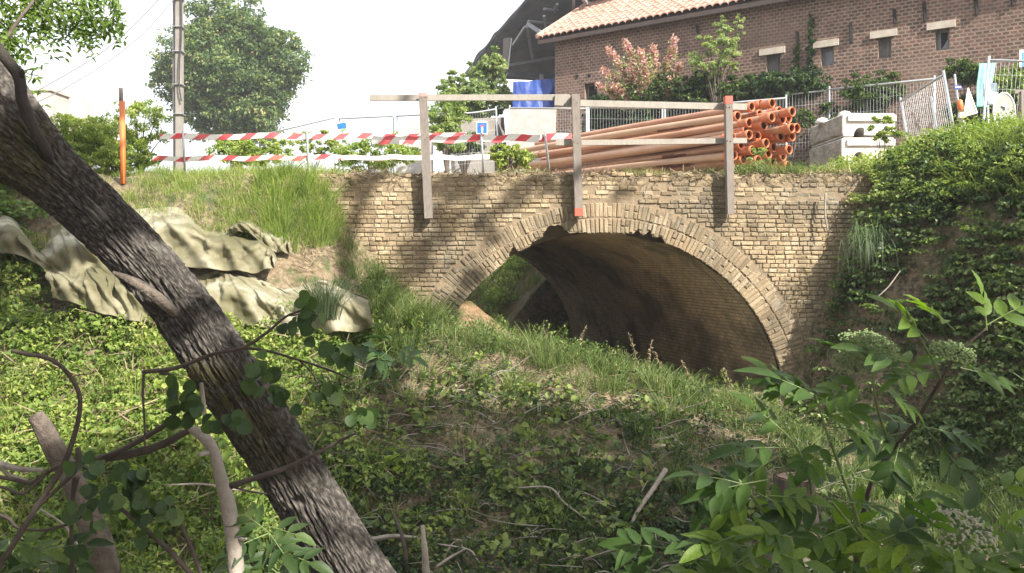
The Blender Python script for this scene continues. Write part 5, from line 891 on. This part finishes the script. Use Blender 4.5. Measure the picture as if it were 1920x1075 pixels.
# sticks lying on the mound
for lb_, s in (('thickest fallen branch, pale and broken, lying on the right of the mound', [(1248, 880, 6.35, 5), (1228, 912, 6.25, 4.5), (1198, 955, 6.1, 4), (1175, 998, 5.95, 2)]), ('short pale log end behind the leaning trunk', [(690, 925, 6.2, 5), (720, 932, 6.2, 5), (745, 940, 6.2, 4)]), ('grey upright broken stem beside the leaning trunk', [(800, 1090, 5.4, 8), (796, 1030, 5.4, 6), (792, 985, 5.45, 4)]), ('pale stick lying flat right of the leaning trunk', [(694, 1012, 5.7, 5), (740, 1006, 5.7, 4), (790, 1010, 5.7, 3)]),
    ('thin grey twig in the middle of the mound', [(970, 915, 6.2, 1.5), (1030, 915, 6.2, 2), (1060, 945, 6.1, 2), (1115, 985, 6.0, 1.5)]), ('dark stick standing beside the leaning trunk', [(738, 965, 5.7, 3), (755, 1010, 5.6, 4), (768, 1090, 5.5, 4)]), ('crooked pale twig at the bottom of the mound', [(820, 1020, 5.6, 1.5), (880, 1032, 5.6, 2), (905, 1060, 5.5, 2), (960, 1068, 5.5, 1.5)]), ('forked pale twig rising from the bottom of the mound', [(815, 1065, 5.5, 2.5), (840, 1048, 5.5, 2.5), (872, 1030, 5.5, 1.5)]),
    ('slim bare stick on the right bank below the hanging grass', [(1640, 562, 8.3, .8), (1662, 542, 8.3, 1.2), (1672, 530, 8.3, 1.2), (1688, 508, 8.35, .8)]), ('pale root hanging down the wall face left of the right bank', [(1548, 362, 9.4, 2), (1547, 400, 9.38, 2), (1552, 435, 9.37, 1.2)])):
    branch('fallen_stick', lb_, M_WHITEB if 'dark' not in lb_ else M_DKB, [s], 'stick', None, .4, 8)
lc_ = MB()
for _ in range(520):
    x, y = random.uniform(-1.6, 3.0), random.uniform(5.4, 7.6); z = float(ground(x, y)); a = random.uniform(0, 6.28); L = random.uniform(.1, .45); q = np.array((x, y, z + random.uniform(.01, .08))); d = np.array((math.cos(a), math.sin(a) * .7, random.uniform(-.3, .5))); lc_.tube(crom([q, q + d * L * .5 + (0, 0, random.uniform(-.03, .05)), q + d * L], 3), np.linspace(.006, .002, 7) * random.uniform(.5, 1.2), 4, .5, False)
tag(lc_.build('twig_litter', M_WHITEB), 'countless thin dead twigs lying over the shaded mound', 'twigs', kind='stuff')
# ---------------------------------------------------------------- tree stump
o = empty('tree_stump', at(1490, 1010, 4.6), 'dark sawn tree stump half hidden behind the foreground leaves', 'stump'); P, R = pxline([(1485, 1040, 4.6, 66), (1486, 980, 4.6, 52), (1488, 930, 4.6, 42), (1490, 893, 4.6, 38)], 12)
bigtube('bark', P, R, 90, lambda T, L: (1 - np.abs(2 * vnoise(np.cos(T) * 8, np.sin(T) * 8, L * 4) - 1)) ** 2 * -.018 + (fbm(np.cos(T) * 1.5, np.sin(T) * 1.5, L, 2) - .5) * .03, M_BARKG, o)
mb = MB(); e = P[-1]; mb.add([tuple(e + (R[-1] * .97 * math.cos(t), R[-1] * .97 * math.sin(t), -.004)) for t in np.linspace(0, 6.283, 33)[:-1]], [tuple(range(32))]); mb.build('cut_face', simple("cut_wood", (.24, .16, .11), (.14, .09, .06), 14, .9, .3), o)
# ---------------------------------------------------------------- geotextile sheets on the slope
M_GEO, n, l, b, o = mat("stained_geotextile"); p = pos(n); c = ramp(n, l, noise(n, l, p, 1.7, 6, .6), [(.40, (.12, .11, .055)), (.52, (.25, .23, .15)), (.64, (.44, .42, .34))])
c = mix(n, l, ramp(n, l, noise(n, l, mapping(n, l, p, (3, 3, .8)), 3, 6, .7), [(.5, (0, 0, 0)), (.66, (.65,) * 3)]), c, (.15, .145, .07)); l.new(c, b.inputs['Base Color']); b.inputs['Roughness'].default_value = .75; bump(n, l, b, noise(n, l, p, 9, 4, .55), .25, .03)
t_ = n.new("ShaderNodeBsdfTranslucent"); l.new(c, t_.inputs[0]); x = n.new("ShaderNodeMixShader"); x.inputs[0].default_value = .12; l.new(b.outputs[0], x.inputs[1]); l.new(t_.outputs[0], x.inputs[2]); l.new(x.outputs[0], [q for q in n if q.type == 'OUTPUT_MATERIAL'][0].inputs[0])
def sheet(label, top, bot, Yt, Yb, amp=.05, folds=9, seed=0, sag=.06, nu=150, nv=60):
    T_ = crom([(*q, 0) for q in top], 10)[:, :2]; B_ = crom([(*q, 0) for q in bot], 10)[:, :2]; rs = lambda A_: np.stack([np.interp(np.linspace(0, 1, nu), np.linspace(0, 1, len(A_)), A_[:, k]) for k in (0, 1)], 1); T_, B_ = rs(T_), rs(B_)
    v = np.linspace(0, 1, nv)[:, None, None]; q = T_[None] * (1 - v) + B_[None] * v; u = np.linspace(0, 1, nu)[None]; vv = v[..., 0]
    Y_ = Yt + (Yb - Yt) * (.12 * vv + .88 * sstep(0, .42, vv + .12 * (fbm(u * 3, 2, seed, 2) - .5))) + 0 * u
    X = (q[..., 0] - CX) / F * Y_; Z = (HZ - q[..., 1]) / F * Y_; w1 = fbm(u * 3 + seed, vv * .8, seed, 2) - .5
    ph = u * folds * 6.283 + w1 * 9; ph = ph + vv * 4 * np.sin(seed * 1.7); fo = .5 + .5 * np.sin(ph); fo2 = (.5 + .5 * np.sin(ph * 2.3 + 2 + vv * 5)) ** 3; env = .35 + .65 * vv
    fr_ = np.zeros_like(q[..., 0])
    for k_, uk in enumerate(np.linspace(.08, .92, max(2, int(folds * 1.3) + 1)) + .05 * np.sin(np.arange(max(2, int(folds * 1.3) + 1)) * 2.1 + seed)):
        an = np.arctan2(vv + .03, (u - uk) * 2.6 + .0001); rr_ = np.hypot(vv, (u - uk) * 2.6); fr_ += np.exp(-((u - uk) * folds * 1.1) ** 2) * (.5 + .5 * np.cos(an * 11 + k_ * 2 + seed)) ** 2 * np.clip(rr_ * 2.2, 0, 1)
    Y_ = Y_ - .055 * fr_; Z = Z + .015 * fr_
    Y_ = Y_ - amp * fo * env * .5 - amp * .3 * fo2 * (1 - .5 * vv) - (fbm(u * 4, vv * 3, seed + 4, 3) - .5) * .09 * np.sin(math.pi * np.clip(vv, .05, 1)); Z = Z - sag * np.sin(u * math.pi * 3 + seed) * .5 * (1 - vv) + .02 * (fbm(u * 14, 0, seed, 3) - .5)
    I = np.arange(nu * nv).reshape(nv, nu); me = npmesh('geotextile_sheet', np.stack([X, Y_, Z], -1), np.stack([I[:-1, :-1], I[1:, :-1], I[1:, 1:], I[:-1, 1:]], -1).reshape(-1, 4), M_GEO, None, None, True); s = me.modifiers.new('thick', 'SOLIDIFY'); s.thickness = .006; s.offset = 1
    return tag(me, label, 'tarp', 'geotextile sheets on the slope')
sheet('upper pale sheet bulging over the slope right of the trunk', [(240, 395), (300, 390), (345, 395), (380, 425), (440, 432), (480, 432), (508, 455), (522, 480)], [(270, 505), (330, 500), (400, 508), (440, 510), (480, 512), (510, 505), (518, 500)], 8.95, 8.25, .06, 2.2, 1, .02)
sheet('greenish sheet hanging in folds at the far left of the slope', [(-40, 405), (20, 408), (45, 440), (75, 465), (105, 425), (135, 420), (190, 455), (260, 470)], [(-20, 480), (40, 480), (80, 500), (110, 525), (150, 540), (190, 520), (240, 530), (300, 540)], 8.75, 8.1, .07, 4, 2, .05)
sheet('crumpled middle sheet below the hanging one left of the trunk', [(90, 508), (130, 500), (160, 492), (200, 505), (240, 515), (290, 520)], [(100, 560), (150, 572), (200, 590), (240, 600), (280, 608), (320, 615)], 8.2, 7.75, .08, 2.5, 5, .06)
sheet('lower sheet draped in long folds right of the trunk', [(360, 522), (400, 515), (430, 510), (470, 514), (510, 530), (545, 540), (600, 532), (640, 545), (690, 560)], [(360, 610), (420, 612), (470, 612), (520, 620), (570, 628), (620, 628), (670, 622), (702, 612)], 8.35, 7.85, .09, 3.2, 3, .05)
sheet('small pale sheet end poking from the soil above the upper sheet', [(430, 425), (455, 415), (490, 425), (530, 440), (550, 455)], [(440, 438), (470, 440), (505, 470), (530, 475), (548, 478)], 8.9, 8.6, .03, 2, 7, .01, 50, 20)
# ---------------------------------------------------------------- elder in the right foreground
def leaflet_mesh(lf, base, D, U, L, W, tone, droop):
    nu_ = 7; D = nrm(D); S = nrm(np.cross(D, U)); U = np.cross(S, D); u = np.linspace(0, 1, nu_); w_ = W * np.sin(np.pi * u ** .8) ** .75 * .5; w_[0] = W * .03; w_[-1] = 0.002
    c_ = base + D * (u * L)[:, None] - U * (droop * L * u ** 2)[:, None]; side = []
    for s in (-1, -.5, 0, .5, 1): side.append(c_ + S * (w_ * s)[:, None] + U * (np.abs(s) * w_ * .35 - (abs(s) > .9) * w_ * .12 * (np.arange(nu_) % 2))[:, None])
    V = np.stack(side, 1).reshape(-1, 3); Fa = np.array([[i * 5 + k, i * 5 + k + 1, (i + 1) * 5 + k + 1, (i + 1) * 5 + k] for i in range(nu_ - 1) for k in range(4)]); lf.put((V, Fa), np.array([tone]), len(Fa))
def compound(lf, mb, base, D, U, L, pairs=2, s=1.0, tone=None, aspect=.42):
    D = nrm(np.array(D, float)); U = nrm(np.array(U, float)); S = nrm(np.cross(D, U)); U = np.cross(S, D); tone = random.uniform(.2, .8) if tone is None else tone; pts = [base + D * L * t - U * .12 * L * t * t for t in (0, .35, .62, .8)]
    mb.tube(crom(pts, 3), np.linspace(.0022, .0012, 10), 5, .5, False)
    for k in range(pairs):
        q = pts[1 + k] if k < 3 else pts[3]
        for sg in (-1, 1):
            d = S * sg * random.uniform(.75, 1) + D * random.uniform(.45, .75); leaflet_mesh(lf, q, d, U + S * sg * -.1 + RNG.normal(size=3) * .18, L * random.uniform(.46, .6), L * .52 * aspect, min(1, max(0, tone + random.gauss(0, .1))), random.uniform(.1, .35))
    leaflet_mesh(lf, pts[3], D - U * .15, U + RNG.normal(size=3) * .12, L * random.uniform(.55, .7), L * .62 * aspect, min(1, max(0, tone + random.gauss(0, .08))), random.uniform(.1, .3))
def umbel(mb_s, mb_f, c_, r, up):
    up = nrm(np.array(up, float)); a = nrm(np.cross(up, (0, 1, .2))); b_ = np.cross(up, a); root = c_ - up * r * .75
    for i in range(150):
        t = i * 2.39996; q = math.sqrt((i + .5) / 150); e = c_ + (a * math.cos(t) + b_ * math.sin(t)) * r * q - up * r * .35 * q * q + RNG.normal(size=3) * r * .05
        if i % 4 == 0: mb_s.tube([root, root * .45 + e * .55 - up * r * .04, e], [.0009, .0007, .0005], 4, .5, False)
        for _ in range(3): mb_f.box(e + RNG.normal(size=3) * .003, (.0045, .0045, .003), None, random.random())
LS = []   # (px, py, dx, dy, Y, tone)
def L_(*a): LS.append(a)
for a in [(1740,640,-60,-60,2.3,.6),(1850,610,70,-40,2.3,.6),(1790,620,-50,-45,2.3,.8),(1850,620,-5,-60,2.3,.7),(1870,630,60,10,2.3,.5),(1800,690,75,15,2.35,.55),(1760,690,-60,10,2.35,.6),(1700,680,-80,-30,2.35,.5),(1640,690,-60,-40,2.4,.5),(1640,700,70,-25,2.4,.55),(1635,710,-70,20,2.4,.5),(1640,720,55,30,2.4,.6),
          (1560,760,-80,-50,2.4,.4),(1530,740,-60,-20,2.45,.45),(1500,760,-40,-50,2.45,.4),(1520,790,60,-20,2.4,.55),(1560,800,75,10,2.4,.5),(1560,820,-40,35,2.4,.45),(1480,820,-60,-60,2.4,.35),(1470,840,-85,-10,2.35,.3),(1465,850,-70,50,2.35,.35),(1460,860,40,70,2.35,.45),(1440,900,-90,10,2.3,.3),(1400,910,-80,-25,2.3,.35),(1410,920,-60,40,2.3,.75),(1420,925,60,25,2.3,.7),(1440,930,70,-5,2.3,.65),
          (1720,800,-60,-20,2.5,.15),(1700,810,-80,15,2.5,.2),(1730,800,70,10,2.5,.15),(1740,810,50,60,2.5,.1),(1690,820,-30,50,2.5,.2),(1580,890,-60,-10,2.45,.2),(1600,895,60,10,2.45,.2),(1560,940,-85,10,2.3,.2),(1570,940,80,5,2.3,.25),(1560,950,10,50,2.3,.2),(1610,980,70,20,2.3,.6),(1600,985,-70,10,2.3,.5),(1610,1000,-20,50,2.3,.6),
          (1830,940,-70,-20,2.4,.65),(1850,930,60,-40,2.4,.6),(1880,960,60,20,2.4,.5),(1850,960,-20,60,2.4,.55),(1890,990,50,50,2.4,.5),(1740,1020,-80,5,2.2,.85),(1760,1020,50,40,2.2,.8),(1720,1030,-40,50,2.2,.8),(1260,1030,-80,-10,2.3,.3),(1290,1030,50,-60,2.3,.3),(1240,1045,-50,35,2.3,.35),(1300,1045,70,20,2.3,.4),(1900,600,40,-30,2.3,.3),(1900,700,40,30,2.35,.5)]: L_(*a)
for _ in range(60):
    x = random.uniform(1300, 1930); y = 1085 - random.random() ** 1.5 * (85 if x > 1350 else 50); L_(x, y, random.uniform(-80, 80), random.uniform(-60, 45), random.uniform(2.15, 2.6), random.uniform(.15, .75))
eld = empty('elder_bush', at(1620, 1300, 2.4), 'elder with large pinnate leaves and flower heads in the right foreground', 'bush'); lf, tw, fl, fs = LC(), MB(), MB(), MB()
for x, y, dx, dy, Yq, tn in LS:
    k = 1.2; D = np.array((dx / F * Yq, random.uniform(-.05, .03), -dy / F * Yq)); Ln = max(np.linalg.norm(D), .11) * k * random.uniform(.9, 1.15); compound(lf, tw, at(x, y, Yq), D, (random.uniform(-.35, .35), random.uniform(-.75, -.1), 1), min(Ln, .23), random.choice((2, 2, 3)), 1, tn)
lf.build('leaves', leafmat("elder_leaf", [(0, (.03, .06, .022)), (.4, (.065, .125, .026)), (.75, (.135, .215, .032)), (1, (.25, .35, .05))], .45, .5, (1.3, 1.5, .35)), eld); M_STEM = simple("green_stem", (.16, .22, .07), (.10, .14, .05), 12, .5, .1); tw.build('leaf_stalks', M_STEM, eld)
for s, m_ in (([(1530, 1110, 2.35, 4), (1460, 1010, 2.33, 4), (1425, 950, 2.32, 3.5), (1385, 900, 2.3, 2.5)], M_STEM), ([(1525, 960, 2.45, 3.5), (1518, 900, 2.42, 3), (1500, 850, 2.4, 2.5), (1475, 815, 2.4, 2)], M_STEM), ([(1640, 1110, 2.5, 4), (1600, 950, 2.48, 4), (1572, 870, 2.45, 3), (1552, 815, 2.4, 2.5), (1530, 745, 2.4, 2)], M_STEM), ([(1600, 1110, 2.55, 6), (1622, 945, 2.55, 5), (1650, 880, 2.53, 6), (1672, 845, 2.52, 6)], M_DKB), ([(1672, 845, 2.52, 4), (1715, 795, 2.45, 4), (1745, 745, 2.4, 3.5), (1765, 712, 2.35, 3), (1800, 660, 2.33, 2.5), (1850, 615, 2.3, 2)], M_DKB), ([(1672, 845, 2.5, 3), (1655, 800, 2.45, 2.5), (1640, 740, 2.4, 2.5), (1636, 668, 2.4, 2)], M_STEM), ([(1920, 1060, 2.45, 3), (1885, 980, 2.42, 3), (1850, 930, 2.4, 2)], M_STEM), ([(1765, 712, 2.35, 2.5), (1740, 660, 2.33, 2), (1720, 625, 2.3, 1.5)], M_STEM), ([(1660, 1100, 2.3, 3), (1620, 1020, 2.3, 3), (1560, 940, 2.3, 2)], M_STEM), ([(1840, 1100, 2.3, 3), (1810, 1040, 2.3, 2.5), (1800, 1000, 2.3, 2)], M_STEM)):
    P, R = pxline(s, 6); mb = MB(); mb.tube(P, R, 8, .5, True, .15); mb.build('stem', m_, eld)
M_CREAM, M_BUD = simple("cream_flower", (.36, .35, .26), (.28, .28, .19), 40, .7, 0), simple("green_bud", (.24, .31, .13), (.18, .25, .10), 40, .7, 0)
for x_, y_, Y_u, r_u, up_u, m_u in ((1800, 975, 2.2, .10, (.1, -.3, 1), M_CREAM), (1638, 632, 2.4, .085, (.2, -.35, 1), M_BUD), (1790, 650, 2.32, .06, (.1, -.4, 1), M_BUD), (1600, 668, 2.45, .06, (-.2, -.5, 1), M_BUD)):
    fs, fl = MB(), MB(); umbel(fs, fl, at(x_, y_, Y_u), r_u, up_u); fh = fl.build('flower_head', m_u, eld); fs.build('flower_stalks', M_STEM, fh)
# leafy shoots at the lower left
for nm, lb_, q, nn in (('leafy_shoot', 'leafy shoot right of the pale upright branch at the bottom edge', [(505, 1000), (525, 1035), (500, 1060), (540, 1070), (495, 985)], 3), ('leafy_shoot', 'broad leafy shoot in the lower left corner', [(15, 1010), (40, 1040), (10, 1060), (60, 1060), (95, 1030), (120, 1060)], 3), ('leafy_shoot', 'small dark shoot with drooping pointed leaves on the mound right of the lower sheet', [(720, 640), (735, 650), (705, 655)], 2)):
    o = empty(nm, at(q[0][0], 1150 if q[0][1] > 900 else 690, 2.6 if q[0][1] > 900 else 7.0), lb_, 'shoot'); lf, tw = LC(), MB(); Yq = 2.6 if q[0][1] > 900 else 7.0
    for x, y in q:
        for _ in range(nn): compound(lf, tw, at(x, y, Yq + random.uniform(-.1, .1)), (random.uniform(-1, 1), random.uniform(-.5, .2), random.uniform(-.8, .3)), (random.uniform(-.3, .3), -.7, 1), .13 if Yq < 3 else .26, 2)
    lf.build('leaves', ML_MID if Yq < 3 else ML_DARK, o); mb = tw; b0 = np.array(o.location); mb.tube(crom([b0, b0 * .5 + at(*q[0], Yq) * .5 + (.02, 0, 0), at(*q[0], Yq)], 5), np.linspace(.006, .003, 11), 6, .5); mb.build('stems', M_STEM, o)
# thin upright stalks with seed heads in front of the vault
for k, (x, y0, y1) in enumerate(((1215, 700, 640), (1188, 700, 628), (1140, 690, 655), (1235, 715, 660), (1290, 735, 680), (1365, 750, 690), (1022, 670, 612), (1085, 670, 615))):
    mb = MB(); P, R = pxline([(x, y0, 8.6, .7), (x + 3, (y0 + y1) / 2, 8.6, .5), (x + random.uniform(-12, 14), y1, 8.6, .35)], 5); mb.tube(P, R, 4, .5, False)
    for j in range(4, len(P)): 
        for _ in range(4): mb.beam(P[j], P[j] + nrm(RNG.normal(size=3)) * .03, .004, .004)
    tag(mb.build('seed_stalk', ML_STRAW), ['tallest dry seed stalk before the dark middle of the vault', 'tall bending dry seed stalk just left of the tallest one', 'short dry seed stalk at the left part of the vault mouth', 'dry seed stalk just right of the tallest one', 'dry seed stalk alone near the middle right of the vault mouth', 'dry seed stalk furthest right, near the foot of the arch', 'dry seed stalk furthest left, before the bushes seen through the arch', 'dry seed stalk where the bushes meet the dark vault'][k], 'grass stalk', 'seed stalks before the vault')
# dandelion clocks on the mound
for k, (x, y, h) in enumerate(((905, 792, 60), (925, 793, 75), (954, 830, 50))):
    o = empty('dandelion_clock', at(x, y + h, 7.0), ['leftmost of two tall dandelion clocks close together on the mound', 'right one of two tall dandelion clocks close together on the mound', 'lower dandelion clock standing alone on the mound'][k], 'dandelion'); mb = MB(); mb.tube([at(x - 4, y + h, 7.0), at(x, y, 7.0)], [.003, .002], 5, .5, False); mb.build('stalk', M_STEM, o)
    mb = MB(); c_ = at(x, y, 7.0)
    for _ in range(90): d = nrm(RNG.normal(size=3)); mb.beam(c_, c_ + d * .018, .0012, .0012)
    mb.build('seed_head', M_WHITE, o)
# ---------------------------------------------------------------- tall tree on the camera side that shades the hollow
sh_ = empty('shade_tree', (5.2, -1.2, -1.8), 'tall broadleaved tree standing on the right behind the viewpoint, its crown shading the hollow', 'tree'); S_ = np.array(SUN); bl_ = []
def shade(px, py, Y, t, r): bl_.append((at(px, py, Y) + S_ * t, r))
for px in range(640, 1560, 105):
    for py, Yq in ((800, 6.9), (880, 6.5), (960, 6.1), (1040, 5.7)):
        if random.random() < (.72 if py < 850 else .95): shade(px + random.uniform(-45, 45), py + random.uniform(-30, 30), Yq, 9 + random.uniform(-1, 1), random.uniform(.30, .48))
for px, py, r in ((700, 330, .16), (655, 355, .13), (870, 345, .28), (800, 470, .24), (760, 520, .20), (740, 560, .22), (900, 420, .12), (950, 380, .14), (985, 345, .18), (930, 450, .12), (1020, 330, .16), (1060, 350, .12), (1165, 355, .10), (880, 520, .2), (830, 420, .2), (845, 570, .15)): shade(px, py, 9.5, 10.5 + random.uniform(-.6, .6), r)
for px, py, Yq, r in ((60, 330, 3.3, .30), (150, 420, 3.2, .26), (330, 600, 3.1, .12), (440, 830, 3.0, .24), (300, 760, 2.5, .25), (220, 900, 2.5, .35), (400, 950, 2.5, .2), (560, 640, 2.5, .2), (90, 980, 5.9, .4), (300, 1010, 5.8, .5), (250, 930, 6.2, .4), (1650, 1010, 2.3, .3), (1480, 980, 2.3, .25), (1800, 1040, 2.3, .25), (1400, 1050, 2.3, .25), (1560, 860, 2.4, .16), (1300, 1030, 5.8, .4)): shade(px, py, Yq, 7.5 + random.uniform(-1, 1), r * 1.25)
crown('crown', sh_, bl_, 46000, .11, ML_MID, .6, 0, .2, .0, .9)
mb = MB(); tb_ = crom([(5.2, -1.2, -2), (5.0, -1.0, 1), (4.9, -.2, 4), (4.8, 1.0, 7), (4.9, 2.5, 9)], 8); mb.tube(tb_, np.linspace(.3, .06, len(tb_)), 14, .5, True, .2); mb.build('trunk', M_BARKG, sh_)
up_ = []; 
for _ in range(34): up_.append((np.array((random.uniform(-5.5, 0.4), random.uniform(.5, 5.5), random.uniform(4.2, 6.5))), random.uniform(.6, .9)))
for _ in range(22): up_.append((np.array((random.uniform(-5, 1.3), random.uniform(-3, 1), random.uniform(5, 8))), random.uniform(.6, .9)))
crown('upper_crown', tree, up_, 44000, .19, ML_MID, .6, 0, .2, .2, .7); mb = MB(); q0 = at(-330, 20, 3.9)
for c_, r in up_[::3]: mb.tube(crom([q0, q0 * .6 + c_ * .4 + (0, 0, .8), c_], 4), np.linspace(.07, .012, 9), 6, .5)
mb.build('limbs', M_BARKG, tree)
for k_, (tx, ty, hh) in enumerate(((-7, -4, 8), (-2.5, -6, 9), (2.5, -6.5, 8.5), (-8.5, 2, 7.5), (9.5, -7, 9))):
    o = empty('woodland_tree', (tx, ty, -1.9), ['leafy tree behind the viewpoint on the left', 'tall leafy tree straight behind the viewpoint', 'leafy tree behind the viewpoint on the right', 'leafy tree outside the left edge of the view', 'large leafy tree far behind on the right'][k_], 'tree', 'trees of the wood behind the viewpoint')
    cb = [(np.array((tx + random.gauss(0, 1.5), ty + random.gauss(0, 1.2), -1.9 + hh * random.uniform(.3, 1))), random.uniform(.8, 1.3)) for _ in range(22)]; crown('crown', o, cb, 9000, .26, ML_MID, .6, 0, .2, .2, .9)
    mb = MB(); tp = crom([(tx, ty, -2), (tx + .2, ty, hh * .4), (tx, ty + .2, hh * .85)], 6); mb.tube(tp, np.linspace(.26, .05, len(tp)), 12, .5, True, .2); mb.build('trunk', M_BARKG, o); limbs('limbs', o, tp[5], [c_ for c_, r in cb[::3]], .09)
mb = MB()
for c_, r in bl_[::2]:
    i = int(np.argmin(np.linalg.norm(tb_ - c_ + (0, 0, 1.2), axis=1))); pts = crom([tb_[i], (tb_[i] + c_) / 2 + (0, 0, .3), c_], 5)
    if all((abs(q[0]) > q[1] * .66 or q[1] < 0 or q[2] > q[1] * .36) for q in pts): mb.tube(pts, np.linspace(.05, .012, len(pts)), 6, .5)
mb.build('limbs', M_BARKG, sh_)


# ---------------------------------------------------------------- added scattering volume imitating lens glare over the far things
mb = MB(); mb.box((0, 130, 4.5), (440, 400, 24)); hz = mb.build('glare_veil', None); m = bpy.data.materials.new("glare_veil_air"); m.use_nodes = True; n = m.node_tree.nodes; n.clear(); o = n.new("ShaderNodeOutputMaterial"); v = n.new("ShaderNodeVolumePrincipled")
v.inputs['Color'].default_value = (.93, .95, 1, 1); v.inputs['Density'].default_value = .0018; v.inputs['Anisotropy'].default_value = .2; m.node_tree.links.new(v.outputs[0], o.inputs['Volume']); hz.data.materials.append(m); tag(hz, 'thin added veil imitating glare over the far buildings and trees', 'glare_veil', kind='stuff')
